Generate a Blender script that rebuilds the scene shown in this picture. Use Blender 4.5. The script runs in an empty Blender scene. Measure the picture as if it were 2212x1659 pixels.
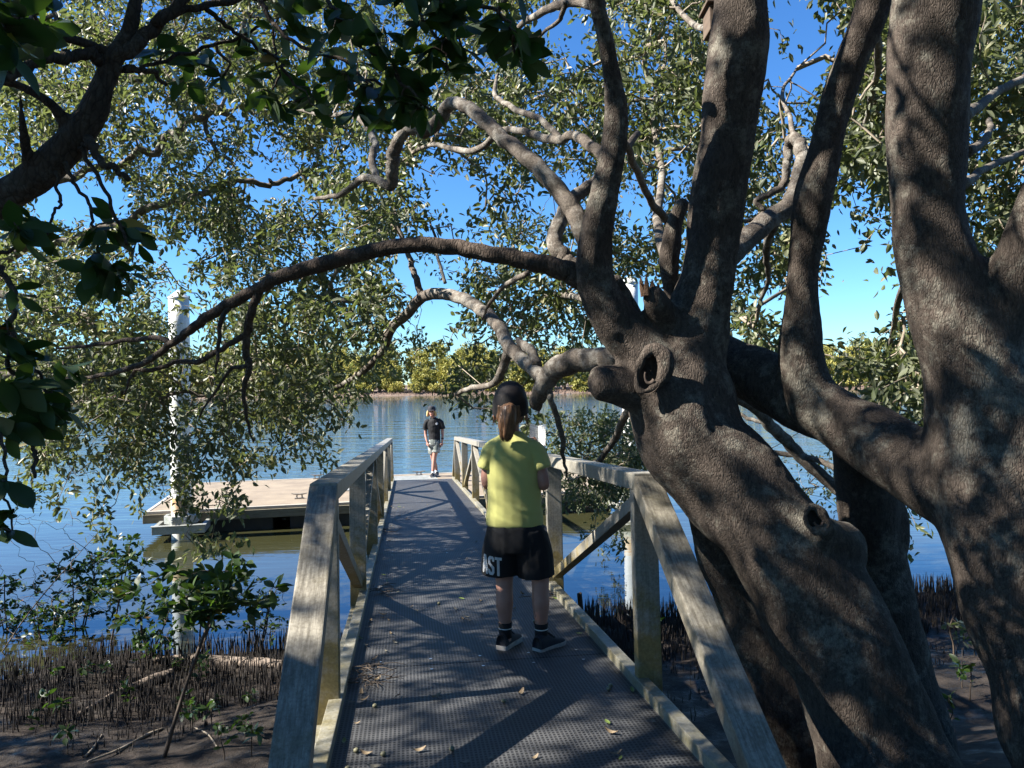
import bpy, bmesh, math, random
import numpy as np
from mathutils import Vector, Matrix, noise
from mathutils.bvhtree import BVHTree

random.seed(7)
rng = np.random.default_rng(7)
scene = bpy.context.scene
R = math.radians

# ------------------------------------------------------------------ camera, world, sun, exposure
F = 1662.0            # focal length in units of the 2212 px wide picture
ZC = 2.6              # eye height over the water (z = 0)
ROLL = 0.014
cam_d = bpy.data.cameras.new('camera')
cam = bpy.data.objects.new('camera', cam_d)
scene.collection.objects.link(cam)
cam_d.sensor_width = 36.0
cam_d.lens = 36.0 * F / 2212.0
cam_d.clip_start = 0.05
cam_d.clip_end = 9000
cam.matrix_world = Matrix.Translation((0, 0, ZC)) @ Matrix.Rotation(R(90), 4, 'X') @ Matrix.Rotation(-ROLL, 4, 'Z')
scene.camera = cam

SUN_EL = R(40.0)
sun_h = Vector((-0.985, -0.19, 0)).normalized()
sun_dir = Vector((sun_h.x * math.cos(SUN_EL), sun_h.y * math.cos(SUN_EL), math.sin(SUN_EL)))
world = bpy.data.worlds.new('World')
scene.world = world
world.use_nodes = True
wn = world.node_tree
bg = wn.nodes['Background']
sky = wn.nodes.new('ShaderNodeTexSky')
sky.sky_type = 'NISHITA'
sky.sun_disc = False
sky.sun_elevation = SUN_EL
sky.sun_rotation = math.atan2(sun_h.x, sun_h.y)
sky.air_density = 1.0
sky.dust_density = 0.0
sky.ozone_density = 2.5
hsv = wn.nodes.new('ShaderNodeHueSaturation')
hsv.inputs['Saturation'].default_value = 1.15
hsv.inputs['Value'].default_value = 1.0
wn.links.new(sky.outputs[0], hsv.inputs['Color'])
tint = wn.nodes.new('ShaderNodeMixRGB')
tint.blend_type = 'MULTIPLY'
tint.inputs[0].default_value = 1.0
tint.inputs[2].default_value = (0.6, 0.91, 1.22, 1)
wn.links.new(hsv.outputs[0], tint.inputs[1])
wn.links.new(tint.outputs[0], bg.inputs[0])
bg.inputs[1].default_value = 0.05
sun_l = bpy.data.lights.new('sun', 'SUN')
sun_l.energy = 5.0
sun_l.angle = R(0.53)
sun_l.color = (1.0, 0.95, 0.86)
sun = bpy.data.objects.new('sun', sun_l)
scene.collection.objects.link(sun)
sun.rotation_euler = sun_dir.to_track_quat('Z', 'Y').to_euler()
sun.location = (-20, -5, 25)
scene.view_settings.view_transform = 'Standard'
scene.view_settings.look = 'None'
scene.view_settings.exposure = 1.92
scene.view_settings.gamma = 1.0
scene.cycles.max_bounces = 6
scene.cycles.transparent_max_bounces = 6
scene.cycles.caustics_reflective = False
scene.cycles.caustics_refractive = False
scene.cycles.sample_clamp_indirect = 4.0


# ------------------------------------------------------------------ helpers
def pt(px, py, d):
    dx, dy = px - 1106.0, py - 829.5
    c, s = math.cos(ROLL), math.sin(ROLL)
    a, b = dx * c - dy * s, dx * s + dy * c
    return Vector((a / F * d, d, ZC - b / F * d))


FRAME = {}


def empty(name, loc, rot=None):
    o = bpy.data.objects.new(name, None)
    scene.collection.objects.link(o)
    m = Matrix.Translation(loc)
    if rot is not None:
        m = m @ rot.to_4x4()
    o.matrix_world = m
    o.empty_display_size = 0.1
    FRAME[o.name] = m.copy()
    return o


def tag(o, label=None, cat=None, group=None, kind=None):
    if label: o['label'] = label
    if cat: o['category'] = cat
    if group: o['group'] = group
    if kind: o['kind'] = kind
    return o


def link(name, me, m=None, parent=None, local=False):
    """link mesh data (world coordinates unless local) as an object under parent"""
    o = bpy.data.objects.new(name, me)
    scene.collection.objects.link(o)
    if m is not None:
        ms = m if isinstance(m, (list, tuple)) else [m]
        me.materials.clear()
        for k in ms:
            me.materials.append(k)
    if parent is not None:
        o.parent = parent
        fr = FRAME.get(parent.name, Matrix.Identity(4))
        if not local:
            me.transform(fr.inverted())
        FRAME[o.name] = fr
    return o


class MB:
    def __init__(self):
        self.v, self.f, self.n, self.mi = [], [], 0, []

    def add(self, v, f, mi=0):
        v = np.asarray(v, dtype=np.float64).reshape(-1, 3)
        self.v.append(v)
        k = self.n
        self.f.extend([tuple(int(i) + k for i in q) for q in f])
        self.mi.extend([mi] * len(f))
        self.n += len(v)
        return self

    def box(self, lo, hi, mi=0, mat=None):
        x0, y0, z0 = lo
        x1, y1, z1 = hi
        v = np.array([(x0, y0, z0), (x1, y0, z0), (x1, y1, z0), (x0, y1, z0), (x0, y0, z1), (x1, y0, z1), (x1, y1, z1), (x0, y1, z1)], float)
        if mat is not None:
            v = np.array([mat @ Vector(p) for p in v])
        return self.add(v, [(3, 2, 1, 0), (4, 5, 6, 7), (0, 1, 5, 4), (1, 2, 6, 5), (2, 3, 7, 6), (3, 0, 4, 7)], mi)

    def mesh(self, name, smooth=False, bevel=0.0):
        me = bpy.data.meshes.new(name)
        v = np.concatenate(self.v) if self.v else np.zeros((0, 3))
        me.from_pydata(v.tolist(), [], self.f)
        if any(self.mi):
            me.polygons.foreach_set('material_index', self.mi)
        if bevel > 0:
            bm = bmesh.new()
            bm.from_mesh(me)
            es = [e for e in bm.edges if len(e.link_faces) == 2 and e.calc_face_angle(0) > 0.6]
            bmesh.ops.bevel(bm, geom=es, offset=bevel, segments=2, affect='EDGES', profile=0.6)
            bm.to_mesh(me)
            bm.free()
        if smooth:
            me.polygons.foreach_set('use_smooth', [True] * len(me.polygons))
        me.update()
        return me


def np_mesh(name, V, faces_list, smooth=True, tint=None):
    """fast mesh from numpy: faces_list = [quads (n,4) or tris (n,3) ...]"""
    me = bpy.data.meshes.new(name)
    me.vertices.add(len(V))
    me.vertices.foreach_set('co', np.ascontiguousarray(V, dtype=np.float32).ravel())
    loops = np.concatenate([f.ravel() for f in faces_list]).astype(np.int32)
    tot = np.concatenate([np.full(len(f), f.shape[1], dtype=np.int32) for f in faces_list])
    start = np.concatenate([[0], np.cumsum(tot)[:-1]]).astype(np.int32)
    me.loops.add(len(loops))
    me.loops.foreach_set('vertex_index', loops)
    me.polygons.add(len(tot))
    me.polygons.foreach_set('loop_start', start)
    try:
        me.polygons.foreach_set('loop_total', tot)
    except Exception:
        pass
    me.polygons.foreach_set('use_smooth', np.full(len(tot), smooth, dtype=bool))
    if tint is not None:
        at = me.attributes.new('tint', 'FLOAT', 'POINT')
        at.data.foreach_set('value', np.ascontiguousarray(tint, dtype=np.float32))
    me.update(calc_edges=True)
    me.validate()
    return me


def catmull(P, n=6):
    """smooth a list of equal-length tuples"""
    P = np.asarray(P, float)
    if len(P) < 3:
        t = np.linspace(0, 1, n + 1)[:, None]
        return P[0] * (1 - t) + P[-1] * t
    Q = np.vstack([2 * P[0] - P[1], P, 2 * P[-1] - P[-2]])
    out = []
    for i in range(1, len(Q) - 2):
        p0, p1, p2, p3 = Q[i - 1], Q[i], Q[i + 1], Q[i + 2]
        for k in range(n):
            t = k / n
            out.append(0.5 * ((2 * p1) + (-p0 + p2) * t + (2 * p0 - 5 * p1 + 4 * p2 - p3) * t * t + (-p0 + 3 * p1 - 3 * p2 + p3) * t ** 3))
    out.append(P[-1])
    return np.array(out)


def sweep(C, ra, rb=None, sides=10, ref=(1, 0, 0), cap=True, wob=0.0, seed=0.0):
    """tube along C with half-widths ra (along ref side) and rb"""
    C = np.asarray(C, float)
    n = len(C)
    ra = np.asarray(ra, float) * np.ones(n)
    rb = ra if rb is None else np.asarray(rb, float) * np.ones(n)
    T = np.gradient(C, axis=0)
    T /= np.linalg.norm(T, axis=1, keepdims=True) + 1e-12
    V = []
    side = np.array(ref, float)
    for i in range(n):
        s = side - T[i] * np.dot(side, T[i])
        l = np.linalg.norm(s)
        if l < 1e-4:
            s = np.cross(T[i], (0.3, 0.5, 0.8))
            l = np.linalg.norm(s)
        s /= l
        b = np.cross(T[i], s)
        if ref == (1, 0, 0) or True:
            side = s
        for k in range(sides):
            a = 2 * math.pi * k / sides
            w = 1.0
            if wob:
                w += wob * noise.noise(Vector((C[i][0] * 4 + math.cos(a) * .8 + seed, C[i][1] * 4 + math.sin(a) * .8, C[i][2] * 4)))
            V.append(C[i] + s * math.cos(a) * ra[i] * w + b * math.sin(a) * rb[i] * w)
    Fq = []
    for i in range(n - 1):
        for k in range(sides):
            k2 = (k + 1) % sides
            Fq.append((i * sides + k, i * sides + k2, (i + 1) * sides + k2, (i + 1) * sides + k))
    if cap:
        Fq.append(tuple(range(sides - 1, -1, -1)))
        Fq.append(tuple((n - 1) * sides + k for k in range(sides)))
    return np.array(V), Fq


def bake(me, voxel=0.01, smooth_it=4, factor=0.5, name='m'):
    o = bpy.data.objects.new('bake_tmp', me)
    scene.collection.objects.link(o)
    if voxel:
        m = o.modifiers.new('r', 'REMESH')
        m.mode = 'VOXEL'
        m.voxel_size = voxel
        m.use_smooth_shade = True
    if smooth_it:
        s = o.modifiers.new('s', 'SMOOTH')
        s.factor = factor
        s.iterations = smooth_it
    dg = bpy.context.evaluated_depsgraph_get()
    dg.update()
    out = bpy.data.meshes.new_from_object(o.evaluated_get(dg), depsgraph=dg)
    bpy.data.objects.remove(o)
    out.name = name
    out.polygons.foreach_set('use_smooth', [True] * len(out.polygons))
    return out


def displace(me, fn):
    me.update()
    nv = len(me.vertices)
    co = np.empty(nv * 3, np.float32)
    me.vertices.foreach_get('co', co)
    co = co.reshape(-1, 3)
    no = np.array([v.normal[:] for v in me.vertices], np.float32)
    d = np.array([fn(Vector(co[i]), no[i]) for i in range(nv)], np.float32)
    co = co + no * d[:, None]
    me.vertices.foreach_set('co', co.ravel())
    me.update()


def chains_mesh(chains, voxel, smooth_it=5, name='body', sides=14, sub=4):
    b = MB()
    for ch in chains:
        c = catmull(ch, sub)
        v, f = sweep(c[:, :3], np.maximum(c[:, 3], .002), np.maximum(c[:, 4], .002), sides=sides)
        b.add(v, f)
    return bake(b.mesh('tmp'), voxel, smooth_it, 0.5, name)


# ------------------------------------------------------------------ materials
def new_mat(name):
    m = bpy.data.materials.new(name)
    m.use_nodes = True
    nt = m.node_tree
    return m, nt, nt.nodes['Principled BSDF'], nt.links.new, nt.nodes.new


def nd(nt, typ, **kw):
    n = nt.nodes.new(typ)
    for k, v in kw.items():
        if k.startswith('i_'):
            key = k[2:]
            n.inputs[int(key) if key.isdigit() else key.replace('_', ' ')].default_value = v
        else:
            setattr(n, k, v)
    return n


def ramp(nt, stops):
    r = nt.nodes.new('ShaderNodeValToRGB')
    el = r.color_ramp.elements
    el[0].position, el[0].color = stops[0][0], (*stops[0][1], 1)
    el[1].position, el[1].color = stops[-1][0], (*stops[-1][1], 1)
    for p, c in stops[1:-1]:
        e = el.new(p)
        e.color = (*c, 1)
    return r


def mat(name, c1, c2=None, scale=6, rough=.6, bump=0.0, bscale=40, stretch=(1, 1, 1), metal=0.0, spec=.5, bdist=.01, lo=.35, hi=.65, sheen=0):
    m, nt, p, L, N = new_mat(name)
    p.inputs['Roughness'].default_value = rough
    p.inputs['Metallic'].default_value = metal
    p.inputs['Specular IOR Level'].default_value = spec
    if sheen:
        p.inputs['Sheen Weight'].default_value = sheen
    tc = N('ShaderNodeTexCoord')
    mp = N('ShaderNodeMapping')
    mp.inputs['Scale'].default_value = stretch
    L(tc.outputs['Object'], mp.inputs[0])
    if c2 is None:
        c2 = tuple(x * .75 for x in c1)
    n = nd(nt, 'ShaderNodeTexNoise', i_Scale=scale, i_Detail=6.0, i_Roughness=.6)
    L(mp.outputs[0], n.inputs['Vector'])
    r = ramp(nt, [(lo, c1), (hi, c2)])
    L(n.outputs['Fac'], r.inputs[0])
    L(r.outputs[0], p.inputs['Base Color'])
    if bump:
        n2 = nd(nt, 'ShaderNodeTexNoise', i_Scale=bscale, i_Detail=5.0, i_Roughness=.6)
        L(mp.outputs[0], n2.inputs['Vector'])
        bp = nd(nt, 'ShaderNodeBump', i_Strength=bump, i_Distance=bdist)
        L(n2.outputs['Fac'], bp.inputs['Height'])
        L(bp.outputs[0], p.inputs['Normal'])
    return m


def bark_mat(name, dark, mid, pale, vs=34, stretch=(1, 1, .45), bump=.9, lich=(.62, .74)):
    m, nt, p, L, N = new_mat(name)
    p.inputs['Roughness'].default_value = .85
    p.inputs['Specular IOR Level'].default_value = .25
    tc = N('ShaderNodeTexCoord')
    mp = N('ShaderNodeMapping')
    mp.inputs['Scale'].default_value = stretch
    L(tc.outputs['Object'], mp.inputs[0])
    # warp the coordinates a little so fissures wander
    nw = nd(nt, 'ShaderNodeTexNoise', i_Scale=9.0, i_Detail=3.0)
    L(mp.outputs[0], nw.inputs['Vector'])
    mixv = nd(nt, 'ShaderNodeMixRGB', blend_type='LINEAR_LIGHT', i_Fac=.035)
    L(mp.outputs[0], mixv.inputs[1])
    L(nw.outputs['Color'], mixv.inputs[2])
    vo = nd(nt, 'ShaderNodeTexVoronoi', feature='DISTANCE_TO_EDGE', i_Scale=vs)
    L(mixv.outputs[0], vo.inputs['Vector'])
    n1 = nd(nt, 'ShaderNodeTexNoise', i_Scale=70.0, i_Detail=6.0, i_Roughness=.7)
    L(mp.outputs[0], n1.inputs['Vector'])
    n2 = nd(nt, 'ShaderNodeTexNoise', i_Scale=5.0, i_Detail=5.0, i_Roughness=.65)
    L(tc.outputs['Object'], n2.inputs['Vector'])
    r1 = ramp(nt, [(.3, dark), (.52, mid), (.72, tuple(min(1, x * 1.35) for x in mid))])
    L(n1.outputs['Fac'], r1.inputs[0])
    r2 = ramp(nt, [(lich[0], (0, 0, 0)), (lich[1], (1, 1, 1))])
    n3 = nd(nt, 'ShaderNodeTexNoise', i_Scale=28.0, i_Detail=7.0, i_Roughness=.75)
    L(tc.outputs['Object'], n3.inputs['Vector'])
    ad = nd(nt, 'ShaderNodeMath', operation='MULTIPLY_ADD', i_1=.6)
    L(n2.outputs['Fac'], ad.inputs[0])
    hf = nd(nt, 'ShaderNodeMath', operation='MULTIPLY', i_1=.55)
    L(n3.outputs['Fac'], hf.inputs[0])
    L(hf.outputs[0], ad.inputs[2])
    L(ad.outputs[0], r2.inputs[0])
    mx = nd(nt, 'ShaderNodeMixRGB')
    L(r2.outputs[0], mx.inputs[0])
    L(r1.outputs[0], mx.inputs[1])
    mx.inputs[2].default_value = (*pale, 1)
    rv = ramp(nt, [(0.0, (.55, .52, .5)), (.10, (1, 1, 1))])
    L(vo.outputs['Distance'], rv.inputs[0])
    mu = nd(nt, 'ShaderNodeMixRGB', blend_type='MULTIPLY', i_Fac=.85)
    L(mx.outputs[0], mu.inputs[1])
    L(rv.outputs[0], mu.inputs[2])
    L(mu.outputs[0], p.inputs['Base Color'])
    sm = nd(nt, 'ShaderNodeMath', operation='MULTIPLY_ADD', i_1=1.6)
    cl = nd(nt, 'ShaderNodeMath', operation='MINIMUM', i_1=.22)
    L(vo.outputs['Distance'], cl.inputs[0])
    L(cl.outputs[0], sm.inputs[0])
    L(n1.outputs['Fac'], sm.inputs[2])
    bp = nd(nt, 'ShaderNodeBump', i_Strength=bump, i_Distance=.0075)
    L(sm.outputs[0], bp.inputs['Height'])
    L(bp.outputs[0], p.inputs['Normal'])
    return m


def leaf_mat(name, stops, under, rough=.38, spec=.5, transl=.28, tcol=(.16, .26, .03)):
    """stops: colours over the per-leaf tint; the underside of a leaf is its own paler colour"""
    m, nt, p, L, N = new_mat(name)
    out = nt.nodes['Material Output']
    at = nd(nt, 'ShaderNodeAttribute', attribute_name='tint')
    r = ramp(nt, stops)
    L(at.outputs['Fac'], r.inputs[0])
    ge = N('ShaderNodeNewGeometry')
    mx = N('ShaderNodeMixRGB')
    L(ge.outputs['Backfacing'], mx.inputs[0])
    L(r.outputs[0], mx.inputs[1])
    mu = nd(nt, 'ShaderNodeMixRGB', blend_type='MIX', i_Fac=.45)
    L(r.outputs[0], mu.inputs[1])
    mu.inputs[2].default_value = (*under, 1)
    L(mu.outputs[0], mx.inputs[2])
    L(mx.outputs[0], p.inputs['Base Color'])
    p.inputs['Roughness'].default_value = rough
    p.inputs['Specular IOR Level'].default_value = spec
    tr = N('ShaderNodeBsdfTranslucent')
    mt = nd(nt, 'ShaderNodeMixRGB', blend_type='MIX', i_Fac=.5)
    L(r.outputs[0], mt.inputs[1])
    mt.inputs[2].default_value = (*tcol, 1)
    L(mt.outputs[0], tr.inputs[0])
    ms = nd(nt, 'ShaderNodeMixShader', i_0=transl)
    L(p.outputs[0], ms.inputs[1])
    L(tr.outputs[0], ms.inputs[2])
    L(ms.outputs[0], out.inputs['Surface'])
    return m


def metal_mat(name, c1, c2, algae, rough=.5, metal=.35, streak=(60, 60, 2.5), alg=(.55, .72), zlow=None):
    m, nt, p, L, N = new_mat(name)
    p.inputs['Metallic'].default_value = metal
    p.inputs['Roughness'].default_value = rough
    tc = N('ShaderNodeTexCoord')
    mp = N('ShaderNodeMapping')
    mp.inputs['Scale'].default_value = streak
    L(tc.outputs['Object'], mp.inputs[0])
    n1 = nd(nt, 'ShaderNodeTexNoise', i_Scale=1.0, i_Detail=6.0, i_Roughness=.65)
    L(mp.outputs[0], n1.inputs['Vector'])
    n2 = nd(nt, 'ShaderNodeTexNoise', i_Scale=7.0, i_Detail=8.0, i_Roughness=.72)
    L(tc.outputs['Object'], n2.inputs['Vector'])
    r1 = ramp(nt, [(.36, c1), (.66, c2)])
    L(n1.outputs['Fac'], r1.inputs[0])
    r2 = ramp(nt, [(alg[0], (0, 0, 0)), (alg[1], (1, 1, 1))])
    if zlow is not None:
        sp = N('ShaderNodeSeparateXYZ')
        L(tc.outputs['Object'], sp.inputs[0])
        mr = nd(nt, 'ShaderNodeMapRange', i_1=zlow[0], i_2=zlow[1], i_3=.26, i_4=-.08)
        L(sp.outputs['Z'], mr.inputs[0])
        ad = nd(nt, 'ShaderNodeMath', operation='ADD')
        L(mr.outputs[0], ad.inputs[0])
        L(n2.outputs['Fac'], ad.inputs[1])
        L(ad.outputs[0], r2.inputs[0])
    else:
        L(n2.outputs['Fac'], r2.inputs[0])
    mx = N('ShaderNodeMixRGB')
    L(r2.outputs[0], mx.inputs[0])
    L(r1.outputs[0], mx.inputs[1])
    mx.inputs[2].default_value = (*algae, 1)
    L(mx.outputs[0], p.inputs['Base Color'])
    n4 = nd(nt, 'ShaderNodeTexNoise', i_Scale=75.0, i_Detail=5.0, i_Roughness=.75)
    L(tc.outputs['Object'], n4.inputs['Vector'])
    r4 = ramp(nt, [(.36, (.62, .6, .56)), (.58, (1.1, 1.1, 1.1))])
    L(n4.outputs['Fac'], r4.inputs[0])
    m4 = nd(nt, 'ShaderNodeMixRGB', blend_type='MULTIPLY', i_Fac=.8)
    L(mx.outputs[0], m4.inputs[1])
    L(r4.outputs[0], m4.inputs[2])
    L(m4.outputs[0], p.inputs['Base Color'])
    bp = nd(nt, 'ShaderNodeBump', i_Strength=.25, i_Distance=.002)
    L(n4.outputs['Fac'], bp.inputs['Height'])
    L(bp.outputs[0], p.inputs['Normal'])
    return m


M = {}
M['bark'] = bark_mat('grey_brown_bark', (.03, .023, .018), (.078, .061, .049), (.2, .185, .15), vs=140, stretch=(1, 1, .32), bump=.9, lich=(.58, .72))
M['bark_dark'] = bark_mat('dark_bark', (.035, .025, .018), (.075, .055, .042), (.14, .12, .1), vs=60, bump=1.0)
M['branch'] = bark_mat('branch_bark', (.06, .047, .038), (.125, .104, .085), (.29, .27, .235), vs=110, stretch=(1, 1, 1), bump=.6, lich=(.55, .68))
M['twig'] = mat('pale_twig', (.3, .25, .19), (.15, .12, .09), scale=6, rough=.8)
M['twig_dark'] = mat('brown_twig', (.09, .065, .045), (.05, .036, .026), scale=12, rough=.8)
M['wood_cut'] = mat('broken_wood', (.16, .085, .045), (.06, .035, .02), scale=30, rough=.9, bump=.8, bscale=80)
M['hollow'] = mat('hollow_wood', (.025, .018, .013), (.06, .042, .03), scale=18, rough=.95, bump=.7, bscale=50)
M['dead_wood'] = mat('dead_wood', (.085, .06, .045), (.045, .032, .025), scale=30, rough=.9)
M['leaf'] = leaf_mat('mangrove_leaf', [(0, (.042, .062, .024)), (.5, (.084, .105, .042)), (.86, (.145, .158, .066)), (1, (.28, .22, .06))], (.2, .205, .14), rough=.5, spec=.6, transl=.36, tcol=(.25, .31, .07))
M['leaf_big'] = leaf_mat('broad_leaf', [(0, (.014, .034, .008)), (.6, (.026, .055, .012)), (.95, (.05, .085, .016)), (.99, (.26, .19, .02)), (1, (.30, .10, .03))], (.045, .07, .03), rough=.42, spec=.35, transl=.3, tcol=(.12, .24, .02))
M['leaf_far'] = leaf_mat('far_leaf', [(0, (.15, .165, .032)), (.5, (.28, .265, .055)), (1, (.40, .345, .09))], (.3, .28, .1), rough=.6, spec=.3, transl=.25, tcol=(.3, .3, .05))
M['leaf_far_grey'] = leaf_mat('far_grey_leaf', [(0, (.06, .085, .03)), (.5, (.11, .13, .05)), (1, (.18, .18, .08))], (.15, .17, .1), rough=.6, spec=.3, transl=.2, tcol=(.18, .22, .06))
M['alu'] = metal_mat('weathered_aluminium', (.30, .28, .24), (.2, .185, .15), (.20, .155, .06), metal=.05, zlow=(0, .75))
M['alu_raker'] = metal_mat('stained_aluminium', (.28, .255, .205), (.11, .096, .072), (.15, .13, .085), metal=.0, streak=(90, 9, 9), alg=(.52, .7))
M['alu_kerb'] = metal_mat('algae_aluminium', (.30, .285, .24), (.19, .18, .13), (.21, .175, .08), metal=.12, streak=(8, 3, 8), alg=(.45, .7))
M['galv'] = metal_mat('galvanised_steel', (.36, .36, .33), (.24, .25, .23), (.16, .19, .08), rough=.55, metal=.3, streak=(8, 8, 8))
M['skin'] = mat('skin', (.42, .22, .165), (.36, .18, .135), scale=14, rough=.5, bump=.06, bscale=150, spec=.35)
M['hair'] = mat('auburn_hair', (.22, .115, .056), (.07, .036, .02), scale=80, stretch=(1, 1, .12), rough=.42, lo=.4, hi=.62)
M['hair_blond'] = mat('blond_hair', (.62, .42, .18), (.4, .25, .1), scale=60, stretch=(1, 1, .15), rough=.45)
M['lime'] = mat('lime_cotton', (.46, .45, .145), (.41, .40, .125), scale=5, rough=.9, bump=.25, bscale=260, bdist=.001, sheen=.2)
M['black_cloth'] = mat('black_cloth', (.008, .008, .009), (.014, .014, .016), scale=8, rough=.8, bump=.2, bscale=200, bdist=.001, spec=.3)
M['black_mesh'] = mat('black_cap_mesh', (.006, .005, .005), (.022, .014, .012), scale=10, rough=.75, bump=.6, bscale=240, bdist=.001)
M['tan_cloth'] = mat('tan_cloth', (.36, .27, .2), (.3, .22, .16), scale=30, rough=.9)
M['grey_cloth'] = mat('grey_green_cloth', (.12, .135, .125), (.36, .37, .34), scale=9, rough=.9, lo=.5, hi=.62)
M['white_print'] = mat('white_print', (.62, .62, .62), (.48, .48, .48), scale=60, rough=.7)
M['sole'] = mat('off_white_rubber', (.5, .45, .4), (.34, .3, .26), scale=40, rough=.7)
M['navy_canvas'] = mat('dark_canvas', (.012, .013, .02), (.02, .02, .026), scale=30, rough=.85, bump=.3, bscale=200, bdist=.001)
M['eye'] = mat('eye_dark', (.02, .015, .012), rough=.2)
M['lip'] = mat('lip', (.42, .16, .13), rough=.5)
M['pile_white'] = metal_mat('white_pile_sleeve', (.74, .74, .72), (.62, .62, .59), (.3, .3, .24), rough=.45, metal=0, streak=(14, 14, .6), alg=(.76, .95), zlow=(.4, 1.4))
M['rust'] = mat('rust_stained', (.5, .28, .12), (.6, .52, .4), scale=9, rough=.8)
M['pontoon_deck'] = mat('sandy_concrete', (.25, .2, .142), (.175, .138, .10), scale=2.2, rough=.9, bump=.4, bscale=90)
M['pontoon_rim'] = mat('pale_edge', (.42, .39, .34), (.32, .29, .25), scale=8, rough=.8)
M['waler'] = mat('weathered_timber', (.2, .175, .12), (.11, .095, .065), scale=4, stretch=(1, 1, 6), rough=.85, bump=.4, bscale=30)
M['float'] = mat('black_float', (.018, .018, .018), (.035, .033, .03), scale=6, rough=.7)
M['cleat'] = mat('dull_cast_metal', (.3, .27, .23), (.2, .18, .15), scale=20, rough=.5, metal=.5)
M['log'] = bark_mat('bleached_log', (.10, .078, .062), (.2, .16, .13), (.3, .26, .22), vs=20, stretch=(.35, 1, 1), bump=.8)
M['dry_leaf'] = mat('dry_leaf', (.24, .185, .115), (.14, .095, .055), scale=20, rough=.7)
M['grey_leaf'] = mat('grey_dry_leaf', (.2, .185, .145), (.11, .1, .075), scale=20, rough=.7)
M['green_leaf'] = mat('fresh_fallen_leaf', (.15, .2, .05), (.1, .14, .03), scale=20, rough=.5)
M['fruit'] = mat('round_fruit', (.2, .19, .12), (.14, .13, .07), scale=30, rough=.6)
M['screw'] = mat('screw_head', (.55, .55, .55), rough=.35, metal=.8)
M['pneu'] = mat('aerial_root', (.013, .01, .008), (.042, .031, .025), scale=2.5, rough=.9, lo=.45, hi=.7)
M['box'] = mat('brown_board', (.12, .085, .06), (.08, .055, .04), scale=8, stretch=(1, 1, 8), rough=.85)


def paper_mat():
    m, nt, p, L, N = new_mat('printed_paper')
    tc = N('ShaderNodeTexCoord')
    sp = N('ShaderNodeSeparateXYZ')
    L(tc.outputs['UV'], sp.inputs[0])
    a = nd(nt, 'ShaderNodeMath', operation='MULTIPLY', i_1=11.0)
    L(sp.outputs['Y'], a.inputs[0])
    fr = nd(nt, 'ShaderNodeMath', operation='FRACT')
    L(a.outputs[0], fr.inputs[0])
    lt = nd(nt, 'ShaderNodeMath', operation='LESS_THAN', i_1=.26)
    L(fr.outputs[0], lt.inputs[0])
    n = nd(nt, 'ShaderNodeTexNoise', i_Scale=38.0, i_Detail=1.0)
    L(tc.outputs['UV'], n.inputs['Vector'])
    g = nd(nt, 'ShaderNodeMath', operation='GREATER_THAN', i_1=.46)
    L(n.outputs['Fac'], g.inputs[0])
    mu = nd(nt, 'ShaderNodeMath', operation='MULTIPLY')
    L(lt.outputs[0], mu.inputs[0])
    L(g.outputs[0], mu.inputs[1])
    mx = N('ShaderNodeMixRGB')
    L(mu.outputs[0], mx.inputs[0])
    mx.inputs[1].default_value = (.86, .85, .82, 1)
    mx.inputs[2].default_value = (.55, .54, .54, 1)
    L(mx.outputs[0], p.inputs['Base Color'])
    p.inputs['Roughness'].default_value = .8
    return m


M['paper'] = paper_mat()


def deck_mat():
    m, nt, p, L, N = new_mat('moulded_grating')
    tc = N('ShaderNodeTexCoord')
    sp = N('ShaderNodeSeparateXYZ')
    L(tc.outputs['Object'], sp.inputs[0])

    def cell(o, k, w):
        a = nd(nt, 'ShaderNodeMath', operation='MULTIPLY', i_1=k)
        L(o, a.inputs[0])
        f = nd(nt, 'ShaderNodeMath', operation='FRACT')
        L(a.outputs[0], f.inputs[0])
        g = nd(nt, 'ShaderNodeMath', operation='LESS_THAN', i_1=w)
        L(f.outputs[0], g.inputs[0])
        return g.outputs[0]
    hx = cell(sp.outputs['X'], 1 / .0165, .56)
    hy = cell(sp.outputs['Y'], 1 / .021, .66)
    mu = nd(nt, 'ShaderNodeMath', operation='MULTIPLY')
    L(hx, mu.inputs[0])
    L(hy, mu.inputs[1])
    n = nd(nt, 'ShaderNodeTexNoise', i_Scale=3.5, i_Detail=8.0, i_Roughness=.7)
    L(tc.outputs['Object'], n.inputs['Vector'])
    r = ramp(nt, [(.3, (.036, .037, .040)), (.7, (.084, .084, .085))])
    L(n.outputs['Fac'], r.inputs[0])
    mx = N('ShaderNodeMixRGB')
    L(mu.outputs[0], mx.inputs[0])
    L(r.outputs[0], mx.inputs[1])
    mx.inputs[2].default_value = (.008, .008, .009, 1)
    L(mx.outputs[0], p.inputs['Base Color'])
    p.inputs['Roughness'].default_value = .62
    inv = nd(nt, 'ShaderNodeMath', operation='SUBTRACT', i_0=1.0)
    L(mu.outputs[0], inv.inputs[1])
    bp = nd(nt, 'ShaderNodeBump', i_Strength=.5, i_Distance=.004)
    L(inv.outputs[0], bp.inputs['Height'])
    L(bp.outputs[0], p.inputs['Normal'])
    return m


M['grating'] = deck_mat()


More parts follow.
